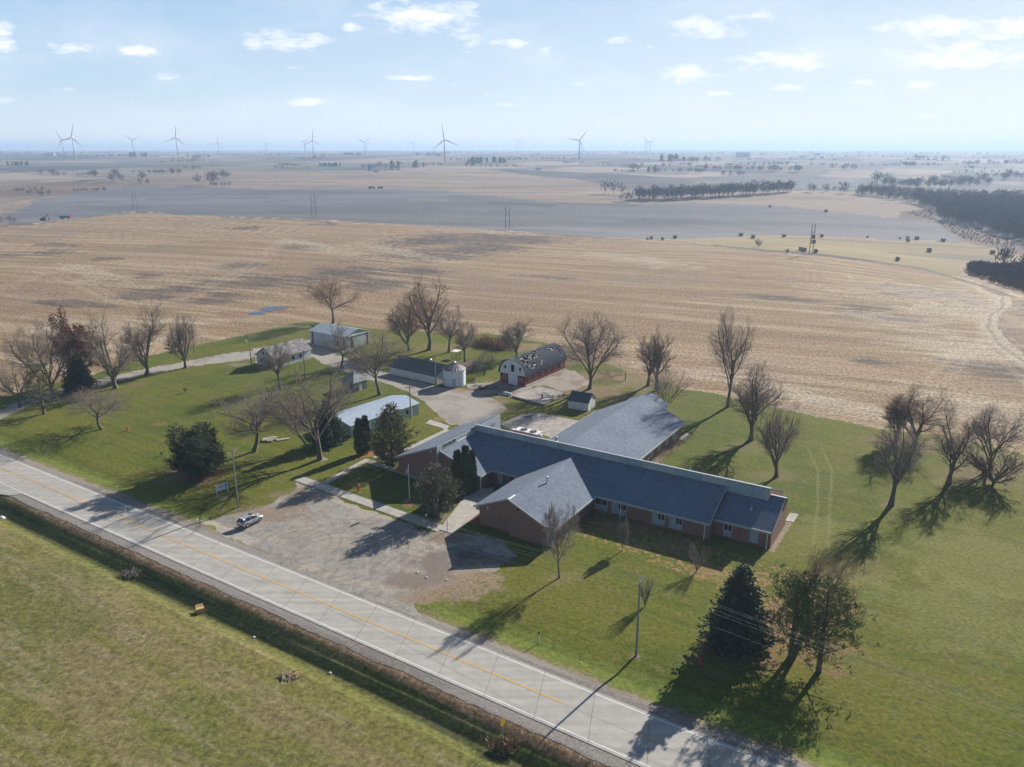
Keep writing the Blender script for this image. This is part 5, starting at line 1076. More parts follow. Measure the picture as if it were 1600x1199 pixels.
def wood(name, label, pix, dens, h0, kind='b', m=None, cat='woodland'):
    pp = scatter_poly(np.array([P(x, y)[:2] for x, y in pix]), dens)
    if len(pp) > 2600: pp = pp[R_.choice(len(pp), 2600, False)]
    return plant(name, label, pp, h0*R_.uniform(0.75, 1.2, len(pp)), kind, cat, True, None, m)
wood('creek_wood', 'blue-hazed bare woodland filling the valley at the right edge', [(1462,330),(1470,345),(1540,360),(1600,384),(1700,410),(1700,330),(1600,318),(1500,316),(1430,318)], 8.5, 10.5, 'b')
wood('creek_wood', 'bare woodland strip running left from the valley wood below the far field', [(1335,305),(1400,314),(1462,327),(1430,318),(1500,316),(1600,318),(1600,308),(1500,306),(1430,303),(1390,300),(1340,302)], 13, 10, 'b')
wood('creek_wood', 'dark wooded hill behind the narrow far field on the right', [(1375,291),(1440,297),(1550,290),(1548,283),(1480,283),(1420,286),(1380,288)], 22, 12, 'b')
wood('creek_wood', 'far woodland at the right edge of the picture under the horizon', [(1560,284),(1640,282),(1640,272),(1575,275)], 26, 13, 'b')
wood('tree_belt', 'long belt of bare trees across the middle right valley', [(985,313),(1020,315),(1080,312),(1140,309),(1236,301),(1236,299),(1140,304),(1060,308),(1000,310)], 9, 14, 'b')
wood('brush_thicket', 'bluish brush thicket at the right edge past the hay bales', [(1512,429),(1560,440),(1600,446),(1640,450),(1640,425),(1600,420),(1540,418),(1510,420)], 3.2, 4.2, 'd')
wood('brush_thicket', 'low reddish brush strip below the bluish thicket', [(1545,441),(1600,458),(1640,462),(1640,452),(1600,447),(1560,440)], 2.6, 2.6, 'd', M_brush)
wood('brush_thicket', 'reddish brush below the edge of the valley wood', [(1410,333),(1456,327),(1462,345),(1530,359),(1600,387),(1560,386),(1510,376),(1465,347)], 4.5, 1.3, 'd', M_brush)
k = 0
GROVES = [ # centre x, base y, half width px, depth rows, tree height px, kind, label
 (1590,438,26,6,42,'d','tall dark bare trees at the right edge by the brush thicket'),
 (28,259,14,1,6,'e','dark evergreen windbreak at the far left'),(93,243,10,1,5,'b','grove around the white farm at the far left'),(165,277,18,2,11,'b','rounded bare grove left of centre of the far left field'),(199,285,24,3,13,'b','large bare grove in the far left draw'),
 (225,289,6,1,9,'b','small bush grove at the right end of the far left draw'),(74,275,8,1,10,'b','bare grove at the left of the tan draw'),(92,276,8,1,7,'b','second bare grove in the tan draw'),(135,276,12,1,7,'b','long low grove in the tan draw'),
 (140,300,22,1,6,'b','low scrub line at the edge of the dark field'),(240,271,30,1,5,'b','thin tree line below the far dark field'),(262,273,18,1,9,'b','grove right of the far dark field'),(300,266,12,1,6,'b','small grove in front of the far farm'),
 (322,291,12,2,22,'b','tall bare trees at the bend of the far track'),(351,280,4,1,12,'b','single bare tree cluster right of the bend'),(345,292,14,1,8,'b','low bushes beside the bend of the far track'),(216,245,12,1,6,'e','dark grove under the second far turbine'),
 (310,247,16,1,5,'b','grove around the far white farmhouse'),(180,245,30,1,4,'b','thin tree line under the horizon at left'),(450,260,18,1,5,'b','thin tree line left of the silo farm'),(516,260,16,1,5,'e','small evergreens left of the silo farm'),
 (475,250,8,1,4,'b','tiny grove under the middle turbines'),(497,248,8,1,6,'b','tiny grove right under the middle turbines'),(575,267,7,1,10,'b','bare trees left of the silos'),(600,267,14,1,13,'b','bare trees right of the silos'),(617,266,5,1,14,'e','two dark evergreens at the silo farm'),
 (626,259,4,1,6,'b','small tree just right of the silo farm'),(654,262,8,1,9,'e','dark evergreen clump right of the silo farm'),(678,260,12,1,5,'b','thin trees right of the evergreen clump'),(672,245,22,1,6,'b','hazy tree line left of the central turbine'),
 (760,255,30,2,8,'e','long dark evergreen windbreak right of the central turbine'),(734,260,5,1,7,'e','small dark clump at the foot of the windbreak'),(550,243,14,1,4,'e','dark grove under the horizon left of centre'),(590,238,40,1,2,'b','hazy tree line on the horizon left of centre'),
 (982,241,8,1,4,'b','small hazy grove right of centre on the horizon'),(1045,252,12,1,10,'e','dark farm windbreak right of centre'),(1075,252,8,1,6,'e','windbreak piece between two farm groves'),(1101,254,20,2,9,'b','broad dark grove right of the farm windbreak'),
 (1018,270,5,1,10,'e','dark round evergreen in the middle right fields'),(992,268,5,1,11,'b','lone bare tree left of the round evergreen'),(975,269,16,1,4,'b','scrub row left of the lone bare tree'),(1060,270,40,1,7,'b','scrub row right of the round evergreen'),
 (1160,267,60,1,8,'b','long tree line right of the scrub row'),(1145,276,16,1,9,'b','bare grove below the long tree line'),(1225,269,24,1,11,'b','grove at the right end of the long tree line'),(1318,266,18,2,9,'b','dark oblong grove on the right hillside'),
 (958,305,14,2,20,'b','tall bare trees at the left end of the valley belt'),(978,315,8,1,14,'b','bush trees in front of the left end of the valley belt'),(1278,302,12,2,15,'b','bare clump between the belt and the valley wood'),(1305,300,12,1,9,'b','low scrub right of the bare clump'),
 (1316,289,4,1,5,'e','tiny dark pine right of the bare clump'),(1375,288,8,1,18,'b','taller bare trees where the valley wood begins'),(1340,305,20,1,20,'b','front trees at the left end of the valley wood'),(1450,252,30,1,4,'b','far tree line under the right farms'),(1420,258,8,1,5,'e','dark clump at the far right farm'),
 (1455,250,24,1,7,'b','wooded knoll above the far right farm'),(1560,258,50,1,8,'b','wooded horizon hill at the right edge'),(45,300,20,1,7,'b','low brush by the far left machinery'),(12,350,10,1,10,'b','brown brush at the left end of the grey field'),(62,308,14,2,12,'b','brushy corner of the grey field on the left')]
for gx, gy, hw_, dr_, hp, kd, lab in GROVES:
    c = P(gx, gy); hm = hp*mpp(c); wm = hw_*mpp(c); nt_ = int(np.clip(2.6*wm/max(hm*0.7, 1), 3, 46)); dep = max(hm*0.8, 6)
    if kd == 'e': nt_ = int(nt_*1.6)
    if hw_ <= 5: nt_ = 2 if kd == 'e' else 3
    d_ = unit(np.array([c[0], c[1]])); nrm = np.array([d_[1], -d_[0]]); t = R_.uniform(-1, 1, nt_); t[0] = -1; t[-1] = 1
    pts = [c[:2]+nrm*wm*ti*0.95+d_*R_.uniform(0, dep*dr_) for ti in t]
    plant('grove', lab, pts, hm*R_.uniform(0.7, 1.05, nt_), kd, 'grove', True, None)
# horizon tree lines
pts = []; hts = []
for q in range(420):
    a = R_.uniform(-0.62, 0.62); r_ = R_.uniform(4200, 15000); x, y = r_*math.sin(a), r_*math.cos(a)
    for _ in range(R_.integers(2, 7)):
        pts.append((x+R_.normal(0, 70), y+R_.normal(0, 15))); hts.append(R_.uniform(7, 13))
plant('horizon_trees', 'hazy lines of trees along the far horizon', pts, hts, 'b', 'woodland', True)
pts = []; hts = []
for q in range(60):
    a = R_.uniform(-0.60, 0.60); r_ = R_.uniform(1900, 4300); x, y = r_*math.sin(a), r_*math.cos(a); w_ = R_.uniform(20, 110)
    for _ in range(int(w_/7)+2):
        pts.append((x+R_.uniform(-w_, w_), y+R_.normal(0, 8))); hts.append(R_.uniform(4, 9))
plant('hedgerow_trees', 'scattered hedgerow and creek trees over the far fields', pts, hts, 'b', 'woodland', True)
# ---------------------------------------------------------------- poles, lines, turbines, vehicles, small things
M_pole = mat('weathered_pole', (0.27,0.25,0.23), 0.9, 0.12, 3, stretch=(1,1,0.2)); M_ins = mat('insulator', (0.60,0.62,0.64), 0.4, 0.1, 4); M_wire = mat('wire', (0.30,0.32,0.34), 0.5, 0.1, 1, metal=0.4)
def upole(name, label, b, h, rot, arms=((0.35,1.2),), cat='utility pole', group=None, vshape=False):
    th = thing(name, label, cat, b, rot, group); m = MB(); m.tube((0,0,-0.5),(0,0,h),0.17,0.11,10); m.build('pole', M_pole, th)
    for dz, hl in arms:
        m = MB()
        if vshape: m.tube((0,0,h-dz),(hl,0,h-dz+0.55),0.06,0.05,6); m.tube((0,0,h-dz),(-hl,0,h-dz+0.25),0.06,0.05,6)
        else: m.box(-hl,hl,-0.16,-0.05,h-dz-0.06,h-dz+0.06)
        m.build('crossarm', M_pole if not vshape else M_ins, th)
        for x, z in (((-hl,0.25),(-hl*0.55,0.16),(hl*0.55,0.32),(hl,0.55)) if vshape else ((-hl*.95,.06),(-hl*.4,.06),(hl*.4,.06),(hl*.95,.06))):
            m = MB(); m.tube((x,-0.1 if not vshape else 0,h-dz+z),(x,-0.1 if not vshape else 0,h-dz+z+0.22),0.06,0.04,6); m.build('insulator', M_ins, th)
    return th
p1 = P(372.5, 793); p2 = P(993.9, 1024.6); h1 = htop(p1, 703); h2 = htop(p2, 905)
dv = (p2-p1)[:2]; ln_ = np.linalg.norm(dv); dv /= ln_; nv = np.array([-dv[1], dv[0]]); rl = math.atan2(nv[1], nv[0])
upole('utility_pole', 'weathered wooden utility pole with forked arms beside the silver car', p1, h1, rl, ((0.6,1.15),), group='roadside utility poles', vshape=True)
upole('utility_pole', 'weathered wooden utility pole with a short crossarm on the right lawn', p2, h2, rl, ((0.25,0.95),), group='roadside utility poles')
p0 = np.array([*(p1[:2]-dv*ln_), 0.0]); p3 = np.array([*(p2[:2]+dv*ln_), 0.0])
def wire(A, B, sag, r=0.011, k=26):
    A = np.array(A); B = np.array(B); S = []
    for i in range(k):
        f0, f1 = i/k, (i+1)/k; a = A+(B-A)*f0-np.array([0,0,4*sag*f0*(1-f0)]); b_ = A+(B-A)*f1-np.array([0,0,4*sag*f1*(1-f1)]); S.append((*a, *b_, r, r))
    return S
for oo, dz, lab in ((-1.0,-0.15,'power line nearest the road'),(-0.45,-0.05,'second power line from the road'),(0.45,-0.05,'third power line from the road'),(1.0,-0.15,'power line furthest from the road'),(0.05,-2.6,'lowest power line, strung below the crossarms')):
    pts = [(*(q[:2]+nv*oo), q[2]+hh_+dz) for q, hh_ in ((p0,h1),(p1,h1),(p2,h2),(p3,h2))]; S = []
    for a_, b_ in zip(pts[:-1], pts[1:]): S += wire(a_, b_, 1.5)
    V, F = segs_mesh(np.array(S), 5); tag(mesh_from('power_line', V, F, M_wire), lab+' between the roadside poles', 'power line', 'roadside power lines')
for lab, bx, by, ty, arms in [('dark wooden pole in the yard behind the tall lawn trees', 477,592,546,()),('wooden yard pole with a crossarm by the green metal shed', 642,655,603,((0.4,1.0),)),('slim pole standing against the long white barn', 681,603,559,()),
    ('slim pole beside the drive on the left', 216,572,543,()),('slim pole behind the tree nearest the white outbuilding', 304,551,509,())]:
    b_ = P(bx, by); upole('utility_pole', lab, b_, htop(b_, ty), 0.4, arms, group='yard poles')
b_ = P(393, 571); h_ = htop(b_, 533); lt = upole('yard_light', 'tall pole with a white yard light at the white outbuilding', b_, h_, 0, (), 'yard light')
m = MB(); m.tube((0,0,h_-0.3),(-0.8,-0.2,h_-0.05),0.04,0.04,6); m.build('arm', M_met, lt); m = MB(); m.lathe([(0.1,h_-0.25),(0.3,h_-0.2),(0.28,h_+0.05),(0.08,h_+0.15)], (-0.9,-0.22), 12); m.build('lamp_head', M_trim, lt)
# H-frame transmission structures across the fields
HF = [(212,328,303),(491,341,303),(793,358,321),(1267,397,350)]
hp = [P(x+0, y) for x, y, _ in HF]
for i, ((x, y, ty), b_) in enumerate(zip(HF, hp)):
    h_ = htop(b_, ty); sp_w = 2.0 if i < 3 else 1.4; th = thing('transmission_pole', ['two-legged wooden transmission structure on the far left field edge','two-legged wooden transmission structure left of centre at the field edge','two-legged wooden transmission structure right of centre at the field edge','two-legged wooden transmission structure among the hay bales'][i], 'transmission pole', b_, R(-10), 'H-frame transmission structures')
    w_ = 7*mpp(b_)/2 if i < 3 else 5*mpp(b_)/2
    for sx in (-w_, w_): m = MB(); m.tube((sx,0,-0.6),(sx*0.92,0,h_),0.24,0.17,8); m.build('leg', mat('dark_pole', (0.12,0.10,0.095), 0.9, 0.1, 1), th)
    m = MB(); m.box(-w_*1.9,w_*1.9,-0.22,-0.02,h_-1.9,h_-1.5); m.build('crossarm', M_trim, th); m = MB()
    m.tube((-w_,0,h_*0.55),(w_,0,h_*0.8),0.09,0.09,5); m.tube((w_,0,h_*0.55),(-w_,0,h_*0.8),0.09,0.09,5); m.build('brace', MATS['dark_pole'], th)
# wind turbines
M_turb = mat('turbine_white', (0.62,0.64,0.66), 0.5, 0.02, 1)
TB_ = [ # hub x, hub y, base x, blade px, rotor phase deg, label
 (113,215.5,118.6,22.5,75,'largest wind turbine at the left, in front of its pair'),(97,218.5,100.5,17,120,'wind turbine behind and left of the largest left one'),(207,219.5,209.5,14,140,'wind turbine over the dark grove, second cluster from the left'),
 (275,215.5,279,19.5,80,'wind turbine left of centre with a thick white tower'),(340.5,223.5,341.5,12.5,80,'small wind turbine right of the white-towered one'),(416,224.5,417,10.5,115,'small wind turbine between the left and middle groups'),
 (475.5,222.5,476.5,12.5,160,'smaller wind turbine of the middle left pair'),(488.7,219.8,489.7,17,85,'taller wind turbine of the middle left pair'),(569,222.5,570,13.5,32,'wind turbine left of centre with a twin close behind'),(573,225,573.5,9,35,'small twin wind turbine close behind its neighbour'),
 (645.5,223,646,9.5,70,'slim wind turbine left of the large central one'),(694.5,218.8,694.8,24,98,'largest central wind turbine'),(807.8,220.2,807.8,9.5,28,'nearer wind turbine of the right of centre pair'),(812.8,222.5,813,9,90,'further wind turbine of the right of centre pair'),
 (905.5,219.8,904.8,20.5,52,'large wind turbine right of centre'),(1010.5,222.5,1010.3,11.5,118,'left wind turbine of the rightmost pair'),(1016,222.5,1015.4,10.5,40,'right wind turbine of the rightmost pair'),
 (15,222.5,15.5,5.5,95,'tiny wind turbine at the far left edge'),(56,223.5,56.5,5,150,'tiny wind turbine second from the left edge'),(84,223,84.5,5.5,30,'tiny wind turbine just left of the largest left one'),(232.5,223.5,233,4.5,80,'tiny wind turbine behind the left groups'),(532,225,532.2,5.5,85,'tiny wind turbine between the middle groups')]
for hx, hy, bx, bl, ph, lab in TB_:
    d_ = ray(hx, hy); dist = 42.0*FPX/bl; dist = min(dist, 9000); blm = bl*dist/FPX; t_ = dist/1.0; hub = np.array([d_[0]*t_, d_[1]*t_, CAM_H+d_[2]*t_]); gz = float(terrain(hub[0], hub[1])); hh_ = hub[2]-gz
    th = thing('wind_turbine', lab, 'wind turbine', (hub[0], hub[1], gz), 0, 'wind turbines on the horizon')
    sc_ = blm/42.0; m = MB(); m.tube((0,0,-1),(0,0,hh_),2.2*sc_**.5+.3,1.4*sc_**.5,14); m.build('tower', M_turb, th, True)
    m = MB(); m.box(-1.8,1.8,-3.5,6.5,hh_-1.2,hh_+2.6); m.build('nacelle', M_turb, th); m = MB(); m.tube((0,-5.5,hh_+0.6),(0,-3.5,hh_+0.6),0.8,1.8,12); m.build('hub', M_turb, th)
    for k in range(3):
        a = R(ph+120*k); u = np.array([math.cos(a), 0, math.sin(a)]); v = np.array([-math.sin(a), 0, math.cos(a)]); c0 = np.array([0,-4.5,hh_+0.6]); m = MB()
        st = [(0.03,1.1,1.0),(0.12,1.9,0.7),(0.25,2.1,0.5),(0.6,1.3,0.3),(0.9,0.7,0.16),(1.0,0.25,0.08)]; V = []
        for f_, ch, tk in st:
            q = c0+u*blm*f_; V += [q-v*ch*0.5, q+np.array([0,-tk,0]), q+v*ch*0.9, q+np.array([0,tk,0])]
        m.add(V, [(i*4+j, i*4+(j+1) % 4, (i+1)*4+(j+1) % 4, (i+1)*4+j) for i in range(5) for j in range(4)]+[(3,2,1,0),(20,21,22,23)]); m.build('blade', M_turb, th)
# hay bales
M_hay = mat('wrapped_bale', (0.30,0.27,0.22), 0.8, 0.12, 2)
for i, (x, y, wd) in enumerate([(1012,373.5,3),(1018,373,5),(1035.5,374,5),(1054.5,372,5.5),(1157.5,368,5.5),(1176.5,371.5,6),(1203.5,323,4),(1290.5,330.5,5),(1225,369.5,5),(1271,371.5,5.5),(1284.5,369.5,5.5),(1271,379.5,6),(1251.5,390.5,6),(1257,392,6),(1275,394,6.5),(1355.5,370.5,3),(1406,372.5,3),(1418.5,373,5),(1419,376.5,5.5),(1432.5,373.5,5.5),(1473.5,376.5,5.5),(1451.5,393,8),(1402.5,406.5,7),(1550.5,396,6.5)]):
    b_ = P(x, y+1); s_ = min(max(wd*mpp(b_)*0.5, 0.8), 1.6); m = MB(); L_ = s_*0.9
    pr = [(s_*0.92,-L_),(s_,-L_*0.9),(s_,L_*0.9),(s_*0.92,L_)]; V = []; k = 16
    for r_, l_ in pr:
        for j in range(k): a = 2*math.pi*j/k; V.append((l_, r_*math.cos(a), s_*0.95+r_*math.sin(a)))
    m.add(V, [(q*k+j, q*k+(j+1) % k, (q+1)*k+(j+1) % k, (q+1)*k+j) for q in range(3) for j in range(k)]+[tuple(range(k-1,-1,-1)), tuple(range(3*k,4*k))])
    o = m.build('hay_bale', M_hay, None, False, b_, R([20,-15,60,5][i % 4])); BL = ['leftmost, half hidden by its neighbour','second from the left, touching the first','third from the left at the field edge','fourth from the left at the field edge','left one of two below the lone bush','right one of two beside the lone bush','lone one highest on the grey hillside, left','lone one highest on the grey hillside, right','left of the transmission structure on the crest','behind the transmission structure legs','right of the transmission structure on the crest','just below the legs of the transmission structure','left one of the pair left of the transmission structure','right one of the pair left of the transmission structure','right of the foot of the transmission structure','tiny one on the crest right of the structure','tiny one left of the crest cluster','back one of the crest cluster','front one of the crest cluster','right one of the crest cluster','lone one right of the crest cluster','largest, alone on the slope','nearest the field fence on the slope','furthest right near the brush thicket']
    tag(o, 'round hay bale, '+BL[i], 'hay bale', 'round hay bales on the pasture')
bare_tree('shrub', 'lone bare bush beside the two right-hand hay bales', 1185,386,372,13,'bush',161,tr=.15,group='bare shrubs and brush',cat='shrub'); bare_tree('shrub', 'dark rounded bush left of the paired hay bales', 1230,396,388,7,'bush',162,tr=.2,group='bare shrubs and brush',cat='shrub')
# far farm buildings
M_fw = mat('far_white_wall', (0.62,0.64,0.65), 0.7, 0.05, 1); M_fr = mat('far_roof', (0.22,0.24,0.27), 0.8, 0.1, 1); M_fm = mat('far_metal_roof', (0.60,0.63,0.66), 0.5, 0.05, 1)
for x, y, wpx, lab, mr_ in [(78,243,12,'white farm building at the far left horizon',M_fm),(69,242.5,7,'smaller white shed left of the far left farm',M_fm),(308,247,9,'white farmhouse between the far left groves',M_fm),(588,269.5,11,'pale blue-white house at the silo farm',M_fm),(577,268,7,'dark shed at the foot of the silos',M_fr),
    (841,266,8,'lone dark shed on the middle field',M_fr),(1027,267.5,7,'white house beside the round evergreen',M_fm),(1277,243,10,'long white roof near the right horizon',M_fm),(1304,250,4,'small white shed on the right hillside',M_fm),(1270,250,6,'dark gabled barn on the right hillside',M_fr),
    (1385,258.5,8,'left white shed of the far right farm',M_fm),(1397,258,9,'second white shed of the far right farm',M_fm),(1416,256.5,7,'dark barn of the far right farm',M_fr),(1431,257.5,6,'dark round roofed barn of the far right farm',M_fr),(1450,257.5,8,'rightmost white shed of the far right farm',M_fm),(1162,246,20,'long pale livestock shed far right of centre',M_fm)]:
    b_ = P(x, y); w_ = wpx*mpp(b_); gable('farm_building', lab, 'farm building', b_[:2]-np.array([w_/2, 0]), b_[:2]+np.array([w_/2, 1]), w_*0.45, max(w_*0.22, 2.2), max(w_*0.36, 3.6), M_fw, mr_, 0.3, b_[2])
for k, x in enumerate((576.3, 579.6)):
    b_ = P(x, 267); r_ = 1.4*mpp(b_); th = thing('silo', ['left blue-grey farm silo above the bare trees','right blue-grey farm silo above the bare trees'][k], 'silo', b_, 0, 'pair of farm silos'); m = MB(); h_ = 11.5*mpp(b_); m.tube((0,0,-1),(0,0,h_*0.85),r_,r_,16); m.build('wall', mat('silo_blue', (0.10,0.16,0.24), .5, .1, 1), th); m = MB(); m.lathe([(r_,h_*0.85),(r_*0.75,h_*0.95),(0.1,h_)], (0,0), 16); m.build('dome', M_fm, th)
# machinery at the far left field end, trucks in the middle field
b_ = P(68, 345); s_ = mpp(b_); ex = thing('excavator', 'small excavator with a raised arm on the far left field', 'excavator', b_, R(10)); M_exc = mat('dull_yellow_paint', (0.20,0.15,0.10), .6, .2, 2)
boxpart(ex, 'track', M_dark, (-2.6,2.2,-1.6,-0.9,0,1.0)); boxpart(ex, 'track', M_dark, (-2.6,2.2,0.9,1.6,0,1.0)); boxpart(ex, 'body', M_exc, (-2.4,1.2,-1.4,1.4,1.0,2.4)); boxpart(ex, 'cab', M_dark, (0.2,1.7,-1.4,0,1.2,3.4))
m = MB(); m.tube((1.2,0.4,2.0),(4.0,0.4,5.4),0.35,0.28,6); m.tube((4.0,0.4,5.4),(4.9,0.4,1.6),0.28,0.2,6); m.build('arm', M_exc, ex); boxpart(ex, 'bucket', M_dark, (4.4,5.2,-0.2,1.0,0.6,1.6))
def truck(lab, px, py, L_, cabc, boxc, rot):
    b_ = P(px, py); th = thing('truck', lab, 'truck', b_, rot); boxpart(th, 'cab', cabc, (L_*0.28,L_*0.5,-1.1,1.1,0.7,2.9)); boxpart(th, 'cargo_box', boxc, (-L_*0.5,L_*0.25,-1.2,1.2,0.9,2.9)); boxpart(th, 'windscreen', M_glass, (L_*0.5,L_*0.5+0.04,-0.95,0.95,1.8,2.7))
    for x in (-L_*0.36,-L_*0.2,L_*0.36):
        for y in (-1.15,1.15): m = MB(); m.tube((x,y-0.15,0.5),(x,y+0.15,0.5),0.5,0.5,12); m.build('wheel', M_dark, th)
M_redp = mat('red_paint', (0.45,0.03,0.05), .4, .05, 1); M_blu = mat('blue_grey_paint', (0.10,0.17,0.25), .5, .1, 1)
truck('truck with a red cab and blue-grey bed on the far left field', 102, 342, 9, M_redp, M_blu, R(6)); truck('left dark truck on the ridge of the middle field', 581, 295, 10, M_blu, M_dark, R(2)); truck('right dark truck on the ridge of the middle field', 594.5, 295, 7, M_dark, M_dark, R(178))

# ---- silver car on the gravel lot
rw = G0(385, 824.6); fw = G0(407.4, 814.2); cd = fw-rw; ca = math.atan2(cd[1], cd[0]); cl_ = np.array([-math.sin(ca), math.cos(ca)])
cc = (rw+fw)/2+cl_*0.78; car = thing('parked_car', 'silver compact SUV parked at the corner of the gravel lot', 'car', (cc[0], cc[1], 0.02), ca)
M_silver = mat('silver_car_paint', (0.52,0.55,0.58), 0.3, 0.02, 1, metal=0.55); M_tyre = mat('tyre_rubber', (0.02,0.02,0.022), 0.9, 0.1, 5); M_lamp_r = mat('tail_lamp_red', (0.45,0.02,0.03), .3, .1, 5); M_lamp = mat('headlamp', (0.75,0.78,0.8), .15, .05, 5)
xs = [-2.22,-2.15,-1.75,-1.2,-0.3,0.45,0.95,1.35,1.85,2.15,2.28]
belt = [0.80,0.98,1.05,1.03,1.00,0.97,0.95,0.93,0.86,0.74,0.55]; low = [0.42,0.33,0.28,0.26,0.26,0.26,0.26,0.28,0.30,0.34,0.42]; hw2 = [0.74,0.86,0.90,0.91,0.91,0.91,0.91,0.90,0.86,0.76,0.58]
V = []; F = []
for x, zt, zl, w_ in zip(xs, belt, low, hw2):
    V += [(x,-w_*0.93,zl),(x,-w_,(zl+zt)/2),(x,-w_*0.96,zt-0.06),(x,-w_*0.86,zt),(x,w_*0.86,zt),(x,w_*0.96,zt-0.06),(x,w_,(zl+zt)/2),(x,w_*0.93,zl)]
nn2 = len(xs)
for i in range(nn2-1):
    for j in range(8): F.append((i*8+j, i*8+(j+1) % 8, (i+1)*8+(j+1) % 8, (i+1)*8+j))
F += [tuple(range(7,-1,-1)), tuple(range((nn2-1)*8, nn2*8))]; body = mesh_from('body', V, F, M_silver, car, True)
gx = [(-2.12,1.02,.80),(-1.80,1.52,.66),(-1.2,1.63,.66),(-0.3,1.66,.67),(0.25,1.60,.66),(0.62,1.38,.70),(1.08,0.97,.80)]; V = []; F = []
for x, zt, w_ in gx:
    zb_ = np.interp(x, xs, belt)-0.02; V += [(x,-0.83,zb_),(x,-w_,zt-0.02),(x,w_,zt-0.02),(x,0.83,zb_)]
for i in range(len(gx)-1):
    for j in (0, 1, 2): F.append((i*4+j, i*4+j+1, (i+1)*4+j+1, (i+1)*4+j))
F += [(3,2,1,0), (24,25,26,27)]; mesh_from('windows', V, F, M_glass, car, False)
V = []; F = []
for x, zt, w_ in gx[1:6]:
    V += [(x,-w_-0.02,zt-0.06),(x,-w_*0.9,zt+0.025),(x,w_*0.9,zt+0.025),(x,w_+0.02,zt-0.06)]
for i in range(4):
    for j in (0,1,2): F.append((i*4+j, i*4+j+1, (i+1)*4+j+1, (i+1)*4+j))
F += [(0,3,2,1)[::-1], (16,17,18,19)]; mesh_from('roof_panel', V, F, M_silver, car, True)
m = MB(); m.box(-0.35,0.30,-0.4,0.4,1.672,1.69); m.build('sunroof', M_glass, car); m = MB(); m.tube((-1.55,0,1.62),(-1.65,0,1.72),0.04,0.02,6); m.build('antenna', M_silver, car)
for sy in (-1, 1):
    m = MB()
    for x0, x1 in ((-1.42,-1.32),(-0.45,-0.35),(0.30,0.38)): z0 = 1.0; m.add([(x0,sy*0.845,z0),(x1,sy*0.845,z0),(x1-0.05,sy*0.69,1.55),(x0-0.05,sy*0.69,1.58),(x0,sy*0.80,z0),(x1,sy*0.80,z0),(x1-0.05,sy*0.66,1.55),(x0-0.05,sy*0.66,1.58)], [(0,1,2,3),(7,6,5,4),(0,4,5,1),(1,5,6,2),(2,6,7,3),(3,7,4,0)])
    m.build('window_pillars', M_silver, car); m = MB(); m.box(0.55,0.75,min(sy*0.92,sy*1.08),max(sy*0.92,sy*1.08),0.98,1.13); m.build('mirror', M_silver, car)
    m = MB(); m.tube((-1.6,sy*0.6,1.66),(0.1,sy*0.6,1.70),0.025,0.025,6); m.build('roof_rail', M_met, car)
    m = MB(); m.box(-2.24,-2.0,min(sy*.62,sy*.88),max(sy*.62,sy*.88),0.82,1.06); m.build('tail_light', M_lamp_r, car); m = MB(); m.box(2.0,2.2,min(sy*.55,sy*.8),max(sy*.55,sy*.8),0.66,0.80); m.build('headlight', M_lamp, car)
    for x in (-1.33, 1.33):
        m = MB(); y0, y1 = sorted((sy*0.70, sy*0.925)); m.tube((x,y0,0.34),(x,y1,0.34),0.35,0.35,20); wl = m.build('wheel', M_tyre, car); m = MB(); m.tube((x,sy*0.92,0.34),(x,sy*0.94,0.34),0.23,0.22,14); m.build('rim', M_met, wl)
        m = MB(); m.tube((x,sy*0.86,0.36),(x,sy*0.912,0.36),0.41,0.41,18); m.build('wheel_arch', M_tyre, car)
m = MB(); m.box(-2.27,-2.2,-0.3,0.3,0.55,0.68); m.build('number_plate', M_trim, car); m = MB(); m.box(-2.26,-2.12,-0.8,0.8,0.36,0.50); m.build('bumper', M_tyre, car)

# ---- signs, flag, markers
a = G0(339,773); b2 = G0(356,767); d_ = b2-a; l_ = np.linalg.norm(d_); sg = thing('roadside_sign', 'white roadside sign board with two lines of dark lettering on two posts', 'sign', (a[0], a[1], 0), math.atan2(d_[1], d_[0]))
for x in (0, l_): m = MB(); m.box(x-0.07,x+0.07,-0.07,0.07,-0.2,1.95); m.build('post', M_trim, sg)
m = MB(); m.box(0.07,l_-0.07,-0.04,0.04,0.55,1.75); m.build('board', mat('sign_white', (0.66,0.70,0.74), .5, .04, 2), sg); m = MB(); m.box(l_-0.5,l_-0.08,-0.05,-0.04,0.75,1.72); m.build('blue_panel', mat('sign_blue', (0.10,0.28,0.50), .5, .05, 2), sg)
m = MB(); rr_ = random.Random(3)
for z, x0, x1 in ((1.42,0.3,l_-0.6),(1.12,0.6,l_-0.9)):
    x = x0
    while x < x1: w_ = rr_.uniform(0.06,0.11); hh_ = rr_.choice((0.13,0.17)); m.box(x,x+w_,-0.055,-0.041,z,z+hh_); x += w_+rr_.choice((0.03,0.03,0.09))
m.build('lettering', mat('sign_ink', (0.06,0.07,0.22), .6, .05, 2), sg)
b_ = P(348, 795+5); m = None; sb = thing('small_blue_sign', 'small blue address sign on a thin post near the road', 'sign', b_, R(-20)); boxpart(sb, 'post', M_met, (-0.03,0.03,-0.03,0.03,-0.2,1.0)); boxpart(sb, 'plate', mat('deep_blue_plate', (0.03,0.16,0.25), .4, .05, 2), (-0.28,0.28,-0.05,-0.03,0.85,1.12))
b_ = P(785.5, 1160); h_ = htop(b_, 1122); ys = thing('yellow_warning_sign', 'yellow diamond warning sign seen edge-on at the ditch', 'sign', b_, R(57)); boxpart(ys, 'post', M_met, (-0.04,0.04,-0.03,0.03,-0.3,h_-0.3))
